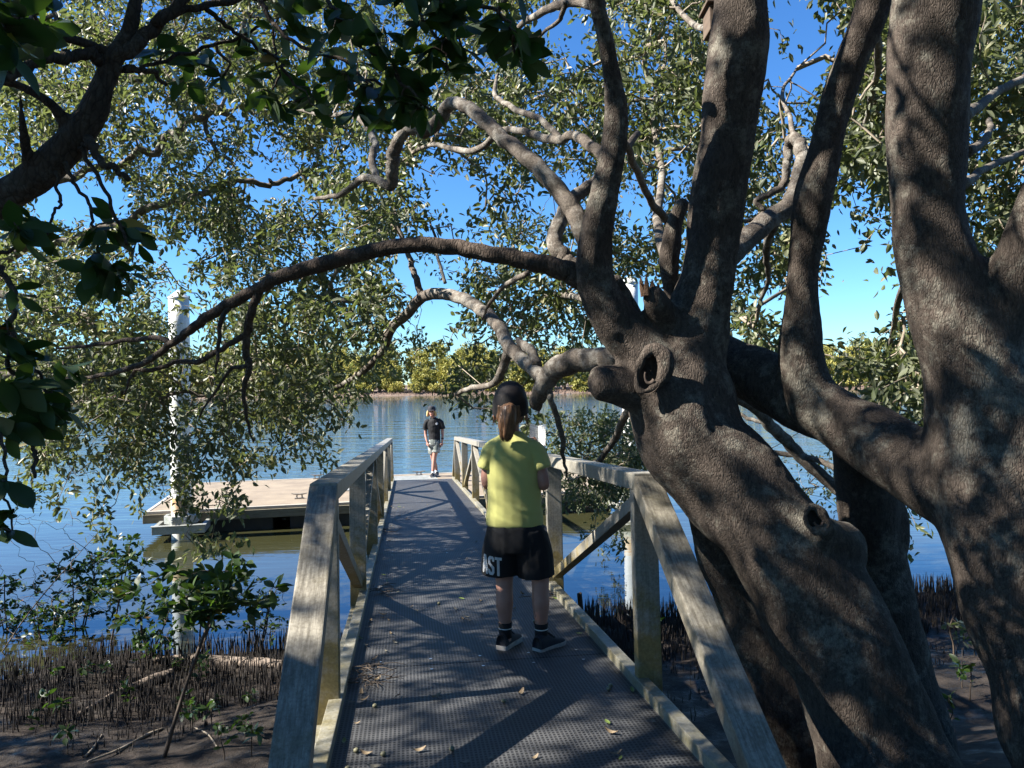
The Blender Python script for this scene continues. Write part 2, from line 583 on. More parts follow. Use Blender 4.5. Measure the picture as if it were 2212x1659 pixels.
def mud_mat():
    m, nt, p, L, N = new_mat('wet_mud')
    tc = N('ShaderNodeTexCoord')
    n = nd(nt, 'ShaderNodeTexNoise', i_Scale=3.0, i_Detail=9.0, i_Roughness=.68)
    L(tc.outputs['Object'], n.inputs['Vector'])
    r = ramp(nt, [(.3, (.012, .009, .007)), (.5, (.028, .021, .016)), (.7, (.062, .046, .037))])
    L(n.outputs['Fac'], r.inputs[0])
    L(r.outputs[0], p.inputs['Base Color'])
    p.inputs['Specular IOR Level'].default_value = .3
    rr = ramp(nt, [(.33, (.35, .35, .35)), (.5, (.9, .9, .9))])
    L(n.outputs['Fac'], rr.inputs[0])
    L(rr.outputs[0], p.inputs['Roughness'])
    n2 = nd(nt, 'ShaderNodeTexNoise', i_Scale=26.0, i_Detail=8.0, i_Roughness=.72)
    L(tc.outputs['Object'], n2.inputs['Vector'])
    bp = nd(nt, 'ShaderNodeBump', i_Strength=.9, i_Distance=.03)
    L(n2.outputs['Fac'], bp.inputs['Height'])
    L(bp.outputs[0], p.inputs['Normal'])
    return m


M['mud'] = mud_mat()
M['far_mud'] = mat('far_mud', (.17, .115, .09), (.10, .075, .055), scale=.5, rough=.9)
M['far_ground'] = mat('far_scrub_ground', (.10, .10, .04), (.07, .07, .03), scale=.3, rough=.95)


def water_mat():
    m, nt, p, L, N = new_mat('river_water')
    p.inputs['Base Color'].default_value = (.035, .035, .015, 1)
    p.inputs['Roughness'].default_value = .02
    p.inputs['IOR'].default_value = 2.3
    p.inputs['Specular Tint'].default_value = (.5, .74, 1, 1)
    tc = N('ShaderNodeTexCoord')
    sp = N('ShaderNodeSeparateXYZ')
    L(tc.outputs['Object'], sp.inputs[0])

    def layer(scl, stretch, det):
        mp = N('ShaderNodeMapping')
        mp.inputs['Scale'].default_value = stretch
        mp.inputs['Rotation'].default_value = (0, 0, R(-10))
        L(tc.outputs['Object'], mp.inputs[0])
        n = nd(nt, 'ShaderNodeTexNoise', i_Scale=scl, i_Detail=det, i_Roughness=.55)
        L(mp.outputs[0], n.inputs['Vector'])
        return n.outputs['Fac']
    a = layer(1.0, (.12, .55, 1), 5.0)
    b = layer(4.2, (.3, 1.5, 1), 3.0)
    mrA = nd(nt, 'ShaderNodeMapRange', i_1=9.0, i_2=55.0, i_3=.03, i_4=.75)
    L(sp.outputs['Y'], mrA.inputs[0])
    b1 = nd(nt, 'ShaderNodeBump', i_Distance=.22)
    L(mrA.outputs[0], b1.inputs['Strength'])
    L(a, b1.inputs['Height'])
    mrB = nd(nt, 'ShaderNodeMapRange', i_1=9.0, i_2=26.0, i_3=.03, i_4=.22)
    L(sp.outputs['Y'], mrB.inputs[0])
    b2 = nd(nt, 'ShaderNodeBump', i_Distance=.06)
    L(mrB.outputs[0], b2.inputs['Strength'])
    L(b, b2.inputs['Height'])
    L(b1.outputs[0], b2.inputs['Normal'])
    L(b2.outputs[0], p.inputs['Normal'])
    return m


M['water'] = water_mat()

# ------------------------------------------------------------------ the setting
def shore(x):
    return 7.6 + .24 * (x + 2.0)


def ground_z(x, y):
    e = y - shore(x)          # metres past the water line
    ks = [(-30, 1.6), (-7, 1.25), (-5.4, .95), (-3.9, .42), (-2.6, .22), (-1.2, .09), (0, 0.0), (2, -.25), (6, -1.2), (12, -2)]
    z = ks[0][1]
    for (a, za), (b, zb) in zip(ks[:-1], ks[1:]):
        if e >= a:
            t = min(1, (e - a) / (b - a))
            t = t * t * (3 - 2 * t) if b - a > 3 else t
            z = za + (zb - za) * t
    n = noise.noise(Vector((x * .9, y * .9, 0))) * .07 + noise.noise(Vector((x * 3, y * 3, 4))) * .035 + noise.noise(Vector((x * 11, y * 11, 8))) * .014
    return z + n * (1 if e < 1.5 else .6)


def grid_mesh(name, xs, ys, fz):
    V = np.array([(x, y, fz(x, y)) for y in ys for x in xs])
    nx, ny = len(xs), len(ys)
    i = np.arange(nx * ny).reshape(ny, nx)
    q = np.stack([i[:-1, :-1], i[:-1, 1:], i[1:, 1:], i[1:, :-1]], -1).reshape(-1, 4)
    return np_mesh(name, V, [q], smooth=True)


xs = np.concatenate([np.linspace(-60, -8, 24)[:-1], np.arange(-8, 8, .07), np.linspace(8, 60, 24)])
ys = np.concatenate([np.linspace(-60, 1.5, 20)[:-1], np.arange(1.5, 10, .07), np.linspace(10, 24, 10)])
tag(link('mud_bank_ground', grid_mesh('ground', xs, ys, ground_z), M['mud']), kind='structure')
b = MB()
b.add([(-4000, -30, 0), (4000, -30, 0), (4000, 7000, 0), (-4000, 7000, 0)], [(0, 1, 2, 3)])
tag(link('river_water', b.mesh('water'), M['water']), kind='structure')


def far_z(x, y):
    e = y - 191 - 3 * noise.noise(Vector((x * .02, 0, 3)))
    z = -0.5 + e * .2 if e < 5 else min(.5 + (e - 5) * .05, 3.2)
    return z + .25 * noise.noise(Vector((x * .12, y * .12, 1)))


tag(link('far_bank_ground', grid_mesh('farbank', np.concatenate([np.linspace(-3500, -260, 14)[:-1], np.linspace(-260, 260, 160), np.linspace(260, 3500, 14)[1:]]), np.concatenate([np.linspace(186, 215, 24), np.linspace(230, 5000, 10)]), far_z), M['far_mud']), kind='structure')


# ------------------------------------------------------------------ foliage machinery
def leaf_arrays(P, D, Nn, Ln, Wd, fold=.18, big=False, curl=.1):
    """leaves from numpy arrays; returns V, faces, verts per leaf"""
    n = len(P)
    D = D / (np.linalg.norm(D, axis=1, keepdims=True) + 1e-9)
    S = np.cross(D, Nn)
    S /= np.linalg.norm(S, axis=1, keepdims=True) + 1e-9
    U = np.cross(S, D)
    Ln, Wd = Ln[:, None], Wd[:, None]
    if not big:
        st = [(0, 0), (.34, .5), (.68, .42), (1, 0)]
        lay = [P, P + D * Ln * .34 + S * Wd * .5 + U * Wd * fold, P + D * Ln * .7 + S * Wd * .4 + U * (Wd * fold * .6 - Ln * curl * .5),
               P + D * Ln - U * Ln * curl, P + D * Ln * .7 - S * Wd * .4 + U * (Wd * fold * .6 - Ln * curl * .5), P + D * Ln * .34 - S * Wd * .5 + U * Wd * fold]
        V = np.stack(lay, 1).reshape(-1, 3)
        base = (np.arange(n) * 6)[:, None]
        q = np.concatenate([base + np.array([0, 3, 2, 1]), base + np.array([0, 5, 4, 3])])
        return V, [q], 6
    prof = [(.10, .10), (.28, .36), (.48, .5), (.68, .47), (.86, .27)]
    lay = [P]
    for t, w in prof:
        c = P + D * Ln * t - U * Ln * curl * t * t * 1.6
        lay += [c + S * Wd * w + U * Wd * fold * w, c, c - S * Wd * w + U * Wd * fold * w]
    lay.append(P + D * Ln - U * Ln * curl * 1.6)
    V = np.stack(lay, 1).reshape(-1, 3)
    k = len(lay)
    base = (np.arange(n) * k)[:, None]
    qs = []
    for j in range(len(prof) - 1):
        a, c = 1 + 3 * j, 4 + 3 * j
        qs += [base + np.array([a, a + 1, c + 1, c]), base + np.array([a + 1, a + 2, c + 2, c + 1])]
    tr = [base + np.array([0, 2, 1]), base + np.array([0, 3, 2]), base + np.array([k - 1, k - 4, k - 3]), base + np.array([k - 1, k - 3, k - 2])]
    return V, [np.concatenate(qs), np.concatenate(tr)], k


def unit(a):
    return a / (np.linalg.norm(a, axis=1, keepdims=True) + 1e-9)


def connect(skel, pts, bias=.25):
    """attach every cluster point to the nearest branch or earlier cluster; returns parents and order"""
    skel, pts = np.asarray(skel), np.asarray(pts)
    n = len(pts)
    best = np.full(n, 1e9)
    par = np.full(n, -1)
    pl = np.zeros(n)
    for i in range(0, len(skel), 400):
        d = np.linalg.norm(pts[:, None, :] - skel[None, i:i + 400, :], axis=2)
        j = d.argmin(1)
        dm = d[np.arange(n), j]
        u = dm < best
        best[u] = dm[u]
        par[u] = -(i + j[u]) - 1
    pl0 = np.zeros(n)
    done = np.zeros(n, bool)
    order = []
    key = best.copy()
    for _ in range(n):
        kk = np.where(done, 1e18, key)
        i = int(kk.argmin())
        done[i] = True
        order.append(i)
        if par[i] >= 0:
            pl[i] = pl[par[i]] + np.linalg.norm(pts[i] - pts[par[i]])
        else:
            pl[i] = np.linalg.norm(pts[i] - skel[-par[i] - 1])
        d = np.linalg.norm(pts - pts[i], axis=1) + bias * pl[i]
        u = (~done) & (d < key)
        key[u] = d[u]
        par[u] = i
    return par, order


def twig_mesh(name, skel, pts, par, order, r0=.0028, pw=.42, rmax=.03, sag=.12):
    n = len(pts)
    cnt = np.ones(n)
    for i in reversed(order):
        if par[i] >= 0:
            cnt[par[i]] += cnt[i]
    rad = np.minimum(r0 * cnt ** pw, rmax)
    A = np.array([skel[-par[i] - 1] if par[i] < 0 else pts[par[i]] for i in range(n)])
    B = pts
    rA = np.array([min(rad[i] * 1.25, rad[par[i]]) if par[i] >= 0 else rad[i] * 1.3 for i in range(n)])
    Ld = np.linalg.norm(B - A, axis=1)[:, None]
    off1 = rng.normal(0, 1, (n, 3)) * Ld * .11
    off2 = rng.normal(0, 1, (n, 3)) * Ld * .11
    up = np.array([0, 0, 1.0]) * Ld * sag
    st = [A, A * .67 + B * .33 + off1 + up * .8, A * .33 + B * .67 + off2 + up * .7, B]
    rr = [rA, rA * .7 + rad * .3, rA * .35 + rad * .65, rad]
    sides = 4
    V = []
    T = unit(B - A + 1e-6)
    ref = np.cross(T, np.tile([[.31, .77, .2]], (n, 1)))
    ref = unit(ref)
    bi = np.cross(T, ref)
    for c, r in zip(st, rr):
        for k in range(sides):
            a = 2 * math.pi * k / sides
            V.append(c + ref * (math.cos(a) * r)[:, None] + bi * (math.sin(a) * r)[:, None])
    V = np.stack(V, 1).reshape(-1, 3)
    base = (np.arange(n) * (4 * sides))[:, None]
    q = []
    for s in range(3):
        for k in range(sides):
            k2 = (k + 1) % sides
            q.append(base + np.array([s * sides + k, s * sides + k2, (s + 1) * sides + k2, (s + 1) * sides + k]))
    return np_mesh(name, V, [np.concatenate(q)], smooth=True), unit(B - st[2])


def crown_leaves(pts, tw, per=14, L=(.05, .072), W=.42, spread=.16, droop=.35, big=False, rosette=False, flat=.55, light=0.0):
    n = len(pts)
    k = per
    P = np.repeat(pts, k, axis=0)
    T = np.repeat(tw, k, axis=0)
    if rosette:
        P = P + rng.normal(0, spread * .15, P.shape) - T * rng.uniform(0, spread, (len(P), 1))
        D = unit(T * rng.uniform(-.1, .7, (len(P), 1)) + rng.normal(0, .75, P.shape) * [1, 1, .6] + [0, 0, -droop * .4])
    else:
        P = P - T * rng.uniform(-.3, 1, (len(P), 1)) * spread + rng.normal(0, .05 + spread * .03, P.shape)
        D = unit(T * .5 + rng.normal(0, .8, P.shape) + np.array([0, 0, -droop]))
    Nn = unit(np.array([0, 0, 1.0]) * flat + rng.normal(0, .55, P.shape))
    Ln = rng.uniform(L[0], L[1], len(P)) * np.repeat(rng.uniform(.75, 1.25, n), k)
    V, fs, kv = leaf_arrays(P, D, Nn, Ln, Ln * W * rng.uniform(.85, 1.15, len(P)), big=big, curl=.12 if big else .08)
    ct = np.repeat(rng.uniform(0, 1, n), k)
    tint = np.clip(.5 * ct + .5 * rng.uniform(0, 1, len(P)) + light, 0, .97)
    sp = rng.uniform(0, 1, len(P)) > .985
    tint[sp] = .985 + .015 * rng.uniform(0, 1, sp.sum())
    return V, fs, np.repeat(tint, kv)


def limb_pts(spec, n=7):
    """spec: (px, py, depth, radius px) -> smooth world axis and radii in metres"""
    a = [(*pt(px, py, d), r * d / F) for px, py, d, r in spec]
    return catmull(a, n)


def limb_sweep(b, c, sides=10, wob=.18, seed=0.0):
    v, f = sweep(c[:, :3], c[:, 3], sides=sides, wob=wob, seed=seed, ref=(.3, .2, .9) if abs(c[-1, 2] - c[0, 2]) < abs(c[-1, 0] - c[0, 0]) else (1, 0, 0))
    b.add(v, f)


def add_branches(root, specs, m, jit=.006):
    """every branch is a mesh of its own; returns skeleton points"""
    sk = []
    for i, s in enumerate(specs):
        c = limb_pts(s, 8)
        for j in range(len(c)):
            w = jit * min(1, j / 4)
            c[j, :3] += np.array([noise.noise(Vector((j * .35, i * 3.1, k))) for k in range(3)]) * w * 2
        bb = MB()
        limb_sweep(bb, c, 12, .07, i * 1.7)
        link('branch', bb.mesh('branch', smooth=True), m, root)
        sk.append(c[2:, :3])
    return np.concatenate(sk)


# density of foliage over the picture, one digit per 100 px cell (rows from y = -300)
DENS = {
    -300: '44554444444444444422223344',
    -200: '55665555555566544322334444',
    -100: '67777777777766665522455555',
    0:    '68899987778438873276388666',
    100:  '78899998888678871164388766',
    200:  '78897888999988874586388766',
    300:  '65895488757777776677388766',
    400:  '53689888954775756546388766',
    500:  '87898887833787707615688766',
    600:  '88899999828880077016055555',
    700:  '88899999817870005039800000',
    800:  '78998787155000000029800000',
    900:  '56787663000466400026400000',
    1000: '22354200000355004500000000',
    1100: '00103000000012000012000000',
}


GAPS = [(932, 905, 60, 80), (925, 800, 65, 60), (800, 960, 60, 60), (968, 420, 58, 90), (930, 560, 85, 90), (935, 655, 75, 55), (575, 390, 65, 70), (1215, 80, 60, 70), (1375, 430, 45, 70), (870, 715, 35, 45), (495, 250, 40, 35), (130, 430, 80, 60), (560, 300, 30, 30), (1715, 110, 85, 150), (1870, 560, 85, 180), (1660, 660, 40, 50), (240, 410, 50, 40)]


def cells(xmin, xmax, drange, per_cell, ymin=-300, ymax=1200, shift=0):
    out = []
    for y0, row in DENS.items():
        if not ymin <= y0 < ymax:
            continue
        for i, ch in enumerate(row):
            x0 = i * 100
            if not xmin <= x0 < xmax:
                continue
            k = (int(ch) / 9.0) ** 1.25 * per_cell
            k = int(k) + (random.random() < k - int(k))
            for _ in range(k):
                px, py = x0 + random.uniform(-8, 108), y0 + random.uniform(-8, 108)
                d = drange(px, py)
                p = pt(px, py, d)
                q = p * 1.1
                g = noise.noise(Vector((p.x * 1.3, p.y * 1.3, p.z * 1.3)))
                if g < -.04 and random.random() < .85:
                    continue
                if any(((px - a) / c) ** 2 + ((py - b2) / e) ** 2 < 1 for a, b2, c, e in GAPS) and random.random() < .9:
                    continue
                if 350 < px < 445 and 630 < py < 1090 and random.random() < .55:      # gaps between the twigs
                    continue
                out.append(p)
    return np.array([v[:] for v in out])


def extend_left(n, box):
    return np.array([[random.uniform(*box[0]), random.uniform(*box[1]), random.uniform(*box[2])] for _ in range(n)])


# ------------------------------------------------------------------ main mangrove tree
root1 = empty('mangrove_tree', pt(2060, 2150, 2.85))
tag(root1, 'big grey-barked mangrove leaning over the gangway, a hollow knot at its fork', 'tree')
trunk1 = [
    [(2090, 2280, 2.75, 260), (2060, 2100, 2.8, 215), (1990, 1900, 2.88, 172), (1916, 1659, 2.98, 142), (1880, 1550, 3.03, 134), (1830, 1432, 3.08, 126), (1750, 1290, 3.14, 118), (1669, 1149, 3.2, 110), (1584, 1050, 3.26, 112), (1500, 955, 3.3, 113), (1455, 870, 3.33, 106), (1455, 820, 3.35, 96)],
    [(1465, 880, 3.33, 92), (1420, 805, 3.33, 78), (1365, 740, 3.32, 58), (1325, 690, 3.3, 50), (1292, 630, 3.28, 42), (1284, 560, 3.26, 37), (1300, 433, 3.22, 28), (1327, 300, 3.18, 25), (1320, 150, 3.12, 23), (1285, 0, 3.05, 24), (1250, -130, 3.0, 22), (1235, -300, 2.95, 19), (1230, -600, 2.9, 10)],
    [(1500, 930, 3.33, 108), (1476, 810, 3.36, 94), (1500, 700, 3.36, 72), (1526, 610, 3.35, 63), (1535, 553, 3.34, 61), (1548, 433, 3.32, 60), (1573, 267, 3.28, 61), (1590, 120, 3.25, 62), (1603, 0, 3.22, 63), (1616, -150, 3.18, 61), (1630, -350, 3.15, 55), (1640, -600, 3.1, 45), (1650, -950, 3.05, 30), (1655, -1250, 3.0, 12)],
    [(1450, 800, 3.5, 40), (1400, 745, 3.5, 32), (1350, 655, 3.48, 26), (1318, 600, 3.45, 24)],
    [(1470, 700, 3.55, 30), (1452, 620, 3.55, 21), (1448, 560, 3.55, 20), (1458, 480, 3.55, 19), (1480, 430, 3.55, 18)],
    [(1430, 870, 3.3, 58), (1345, 838, 3.26, 50), (1300, 828, 3.25, 46), (1284, 826, 3.25, 40), (1272, 826, 3.25, 26), (1266, 826, 3.25, 8)],
    [(1440, 690, 3.3, 36), (1415, 650, 3.22, 24), (1402, 622, 3.2, 17)],
    [(1810, 1190, 3.2, 60), (1775, 1150, 3.02, 40), (1765, 1132, 2.97, 34)],
    [(1850, 1950, 3.5, 130), (1760, 1700, 3.55, 95), (1690, 1500, 3.6, 76), (1605, 1300, 3.6, 66), (1548, 1130, 3.55, 58), (1520, 1000, 3.45, 60)],
    [(2120, 2000, 3.7, 120), (2010, 1700, 3.78, 84), (1950, 1480, 3.82, 72), (1908, 1300, 3.85, 66), (1882, 1150, 3.85, 62), (1868, 1030, 3.8, 60), (1850, 960, 3.7, 50)],
    [(1905, 1070, 3.85, 34), (1938, 1130, 3.82, 24), (1950, 1190, 3.8, 17)],
]
bb = MB()
sk1 = []
for i, s in enumerate(trunk1):
    c = limb_pts(s, 8)
    limb_sweep(bb, c, 20, .12, i)
    if i in (1, 2, 4):
        sk1.append(c[20:, :3])
me = bake(bb.mesh('t'), .016, 10, .5, 'trunk')
displace(me, lambda p, n: .022 * noise.noise(p * 3.0) + .011 * noise.noise(Vector((p.x * 9, p.y * 9, p.z * 4))) + .0025 * noise.noise(p * 30))
link('trunk', me, M['bark'], root1)


def knot(parent, c, rx, rz, tilt, depth, faceto, seed, lip=.03):
    """raised lip of healed bark round a hollow"""
    c = Vector(c)
    q = faceto.to_track_quat('Z', 'Y').to_matrix().to_4x4()
    m = Matrix.Translation(c) @ q @ Matrix.Rotation(tilt, 4, 'Z')
    n, s = 36, 10
    V, Fq = [], []
    for i in range(n):
        a = 2 * math.pi * i / n
        w = 1 + .10 * math.sin(2 * a + seed) + .07 * math.sin(3 * a + seed * 2)
        lr = lip * (1.0 + .5 * math.sin(a + seed) + .4 * noise.noise(Vector((math.cos(a) * 2, math.sin(a) * 2, seed))))
        for k in range(s):
            b2 = 2 * math.pi * k / s
            V.append(m @ Vector(((rx * w + lr * math.cos(b2)) * math.cos(a), (rz * w + lr * math.cos(b2)) * math.sin(a), lr * .62 * math.sin(b2) - lr * .2)))
    for i in range(n):
        for k in range(s):
            i2, k2 = (i + 1) % n, (k + 1) % s
            Fq.append((i * s + k, i2 * s + k, i2 * s + k2, i * s + k2))
    b1 = MB()
    b1.add(V, Fq)
    o = link('knot', b1.mesh('knot', smooth=True), M['bark'], parent)
    V, Fq = [], []
    rg = 7
    for j in range(rg):
        t = j / (rg - 1)
        for i in range(n):
            a = 2 * math.pi * i / n
            rr = 1.05 * (1 - t) + .02
            V.append(m @ Vector((rx * rr * math.cos(a), rz * rr * math.sin(a), lip * .3 - depth * (1 - (1 - t) ** 3) + .006 * noise.noise(Vector((a, t * 5, seed))))))
    for j in range(rg - 1):
        for i in range(n):
            i2 = (i + 1) % n
            Fq.append((j * n + i, j * n + i2, (j + 1) * n + i2, (j + 1) * n + i))
    b1 = MB()
    b1.add(V, Fq)
    h = link('hollow', b1.mesh('hollow', smooth=True), M['hollow'], o)
    b1 = MB()
    cc = [m @ Vector((rx * .5 * math.cos(a) + .004, rz * .52 * math.sin(a) - rz * .05, lip * .1)) for a in np.linspace(3.3, 5.6, 14)]
    v, f = sweep(np.array(cc), np.linspace(.003, .008, 14), sides=6, wob=.8, seed=seed)
    b1.add(v, f)
    link('dead_wood', b1.mesh('dead_wood', smooth=True), M['dead_wood'], o)
    return o


knot(root1, pt(1406, 800, 3.105), .05, .092, -.25, .05, Vector((-.15, -1, .02)), .7, .021)
knot(root1, pt(1763, 1122, 2.905), .044, .052, .2, .05, Vector((.35, -.8, .35)), 2.1, .017)
# jagged broken stub on the fork
bb = MB()
for k in range(9):
    a = random.uniform(0, 6.28)
    p0 = pt(1404, 624, 3.2) + Vector((math.cos(a) * .026, math.sin(a) * .026, -.03))
    hh = random.uniform(.05, .09)
    p1 = p0 + Vector((random.uniform(-.02, .015), random.uniform(-.01, .01), hh))
    v, f = sweep(np.array([p0, p0 * .5 + p1 * .5, p1]), [.016, .011, .002], sides=5)
    bb.add(v, f)
link('broken_stub', bb.mesh('stub', smooth=False), M['wood_cut'], root1)

br1 = [
    # dark arch to the left and its side branches
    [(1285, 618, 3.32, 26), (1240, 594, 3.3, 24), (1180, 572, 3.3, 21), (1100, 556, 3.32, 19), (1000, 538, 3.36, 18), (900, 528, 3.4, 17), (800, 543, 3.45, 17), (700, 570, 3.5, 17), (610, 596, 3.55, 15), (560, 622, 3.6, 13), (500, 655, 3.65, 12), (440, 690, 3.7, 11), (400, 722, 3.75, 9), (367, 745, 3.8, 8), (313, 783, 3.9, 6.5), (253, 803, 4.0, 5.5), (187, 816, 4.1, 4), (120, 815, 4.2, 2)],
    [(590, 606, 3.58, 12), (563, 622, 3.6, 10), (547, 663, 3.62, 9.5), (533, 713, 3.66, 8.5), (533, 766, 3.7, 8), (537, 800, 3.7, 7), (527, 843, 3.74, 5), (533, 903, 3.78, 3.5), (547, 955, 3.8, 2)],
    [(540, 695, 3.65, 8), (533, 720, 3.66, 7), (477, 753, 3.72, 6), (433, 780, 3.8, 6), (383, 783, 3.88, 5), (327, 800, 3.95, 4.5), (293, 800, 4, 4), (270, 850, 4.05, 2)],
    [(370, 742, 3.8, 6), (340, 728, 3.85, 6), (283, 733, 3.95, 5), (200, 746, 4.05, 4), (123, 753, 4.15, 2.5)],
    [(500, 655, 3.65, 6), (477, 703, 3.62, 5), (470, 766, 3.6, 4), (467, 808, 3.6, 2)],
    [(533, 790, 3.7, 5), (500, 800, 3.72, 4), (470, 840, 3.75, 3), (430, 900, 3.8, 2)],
    # big lower limb with a broken end, and the pale arch over the water
    [(1420, 800, 3.55, 40), (1360, 775, 3.65, 31), (1300, 777, 3.75, 27), (1245, 780, 3.85, 26), (1195, 802, 3.95, 24), (1168, 845, 4.05, 19), (1155, 882, 4.1, 13)],
    [(1190, 825, 3.97, 16), (1157, 803, 4.1, 16), (1104, 752, 4.4, 15), (1070, 696, 4.7, 14), (1027, 660, 5, 13.5), (970, 637, 5.3, 13), (915, 640, 5.6, 12), (880, 678, 5.9, 11), (847, 708, 6.1, 10), (827, 758, 6.4, 8), (787, 800, 6.7, 7), (737, 833, 7, 6), (690, 850, 7.2, 4), (620, 858, 7.4, 3)],
    [(912, 640, 5.6, 8), (898, 600, 5.6, 7), (885, 560, 5.7, 6), (870, 520, 5.8, 5), (850, 450, 5.9, 4), (850, 400, 6, 3)],
    [(962, 612, 5.35, 4), (950, 570, 5.4, 3.5), (938, 510, 5.5, 3), (925, 470, 5.6, 2)],
    [(845, 712, 6.1, 7), (835, 695, 6.2, 7), (800, 658, 6.5, 6), (750, 650, 6.9, 5), (690, 640, 7.3, 4), (620, 655, 7.6, 3)],
    [(1160, 790, 4.1, 12), (1145, 755, 4.2, 11), (1120, 735, 4.35, 8)],
    [(1100, 750, 4.42, 12), (1092, 785, 4.5, 10), (1078, 815, 4.6, 9), (1060, 830, 4.8, 7), (1020, 838, 5.1, 6), (985, 850, 5.4, 4)],
    [(1187, 835, 4, 8), (1190, 860, 4, 6.5), (1200, 896, 4.05, 6.5), (1217, 953, 4.1, 6), (1217, 990, 4.15, 4), (1225, 1030, 4.2, 2.5)],
    [(1245, 585, 3.4, 20), (1218, 555, 3.42, 18), (1195, 525, 3.45, 17), (1208, 480, 3.5, 16), (1238, 430, 3.55, 15), (1284, 395, 3.6, 13), (1330, 340, 3.7, 10), (1380, 290, 3.9, 7)],
    # upper squiggle
    [(1270, 520, 3.3, 24), (1245, 470, 3.3, 21), (1210, 415, 3.35, 19), (1160, 358, 3.4, 18), (1110, 318, 3.5, 17), (1065, 280, 3.6, 16), (1025, 242, 3.7, 15), (992, 224, 3.8, 14), (968, 228, 3.9, 14), (952, 255, 3.95, 14), (922, 283, 4, 14), (887, 276, 4.05, 13), (866, 296, 4.1, 13), (850, 330, 4.15, 14), (848, 370, 4.2, 14), (844, 402, 4.25, 11), (814, 388, 4.3, 9), (780, 387, 4.4, 8), (735, 420, 4.6, 6), (680, 430, 4.8, 4)],
    [(818, 392, 4.3, 8), (803, 350, 4.4, 8), (810, 310, 4.5, 8), (787, 267, 4.7, 7), (747, 247, 5, 6), (700, 250, 5.3, 4), (640, 235, 5.6, 3)],
    [(1310, 345, 3.25, 12), (1270, 310, 3.4, 12), (1237, 292, 3.6, 10), (1200, 303, 3.8, 10), (1137, 287, 4.1, 8), (1084, 283, 4.4, 7), (1020, 327, 4.8, 7), (937, 313, 5.2, 5), (890, 330, 5.5, 4)],
    [(1210, 298, 3.75, 8), (1164, 257, 4, 7), (1097, 227, 4.3, 6), (1070, 203, 4.5, 5), (1075, 160, 4.7, 3)],
    [(1300, 10, 3.1, 12), (1230, 5, 3.3, 11), (1180, 20, 3.5, 9), (1120, 60, 3.9, 6)],
    [(1222, 5, 3.3, 6), (1210, 40, 3.35, 5), (1160, 80, 3.5, 3)],
    [(1340, 290, 3.2, 8), (1357, 323, 3.6, 8), (1380, 377, 3.9, 8), (1404, 433, 4.1, 8), (1447, 483, 4.3, 9)],
    [(1140, 590, 4, 6), (1110, 605, 4.2, 6), (1085, 622, 4.4, 5), (1055, 660, 4.6, 4), (1040, 690, 4.8, 2)],
    # loop on the right of the straight stem
    [(1560, 560, 3.5, 30), (1594, 533, 3.6, 25), (1661, 477, 3.7, 22), (1704, 447, 3.75, 20), (1721, 400, 3.8, 17), (1734, 340, 3.85, 15), (1726, 308, 3.9, 13), (1711, 300, 3.95, 12), (1703, 322, 4, 10), (1701, 362, 4, 9), (1691, 400, 4, 8), (1661, 420, 4, 7), (1634, 433, 4, 6), (1647, 463, 4, 5), (1608, 482, 4, 4)],
    [(1680, 465, 3.73, 12), (1660, 520, 3.9, 9), (1655, 560, 4.2, 7), (1660, 600, 4.5, 5), (1640, 660, 4.8, 4)],
    [(1715, 300, 3.93, 6), (1705, 250, 4.2, 5), (1690, 200, 4.6, 4), (1720, 150, 5, 2.5)],
    # low branches behind the trunk
    [(1490, 800, 4.1, 14), (1548, 836, 4.3, 13), (1631, 880, 4.5, 13), (1661, 916, 4.55, 13), (1708, 963, 4.6, 13), (1758, 1013, 4.6, 13), (1815, 1060, 4.55, 13), (1870, 1100, 4.4, 14)],
    [(1610, 970, 4.9, 3), (1640, 976, 4.8, 5), (1741, 986, 4.6, 6), (1820, 1020, 4.4, 7), (1870, 1050, 4.3, 8)],
    [(1660, 915, 4.55, 5), (1620, 905, 4.7, 4), (1580, 880, 5, 3)],
    [(1380, 860, 3.9, 14), (1350, 900, 5, 9), (1320, 960, 6.5, 7), (1290, 1000, 8, 6), (1260, 1030, 9.5, 4)],
    [(1360, 700, 3.7, 12), (1300, 660, 4.6, 9), (1240, 640, 5.6, 7), (1180, 640, 6.6, 5), (1120, 680, 7.4, 3)],
    [(1440, 560, 3.7, 14), (1420, 480, 4.5, 10), (1430, 380, 5.3, 8), (1410, 250, 6, 6), (1440, 120, 6.6, 4), (1420, 0, 7, 3)],
    [(1600, 150, 3.5, 14), (1560, 80, 4.4, 9), (1480, 40, 5.2, 6), (1420, -60, 6, 4)],
]
sb = np.concatenate([add_branches(root1, br1[:6], M['bark_dark']), add_branches(root1, br1[6:], M['branch'])])  # arch branches take the darker bark, shade put into their colour
sk1 = np.concatenate(sk1 + [sb])
small = bpy.data.objects.new('nesting_box', None)


def dmid(px, py):
    if py > 880 and px > 1150:
        return random.uniform(8.6, 12)
    if px > 1600:
        return random.uniform(4.6, 8.5)
    if 560 < py:
        return random.uniform(5.6, 10)
    return random.uniform(5.2, 10)


pts1 = np.concatenate([cells(700, 1900, dmid, 52), cells(1150, 1300, dmid, 110, 880, 1100), cells(1300, 1400, dmid, 260, 900, 1100)])
par, order = connect(sk1, pts1)
me, tw = twig_mesh('branchlets', sk1, pts1, par, order)
link('branchwork', me, M['twig'], root1)
V, fs, ti = crown_leaves(pts1, tw, per=24, L=(.054, .08))
link('crown', np_mesh('crown', V, fs, False, ti), M['leaf'], root1)

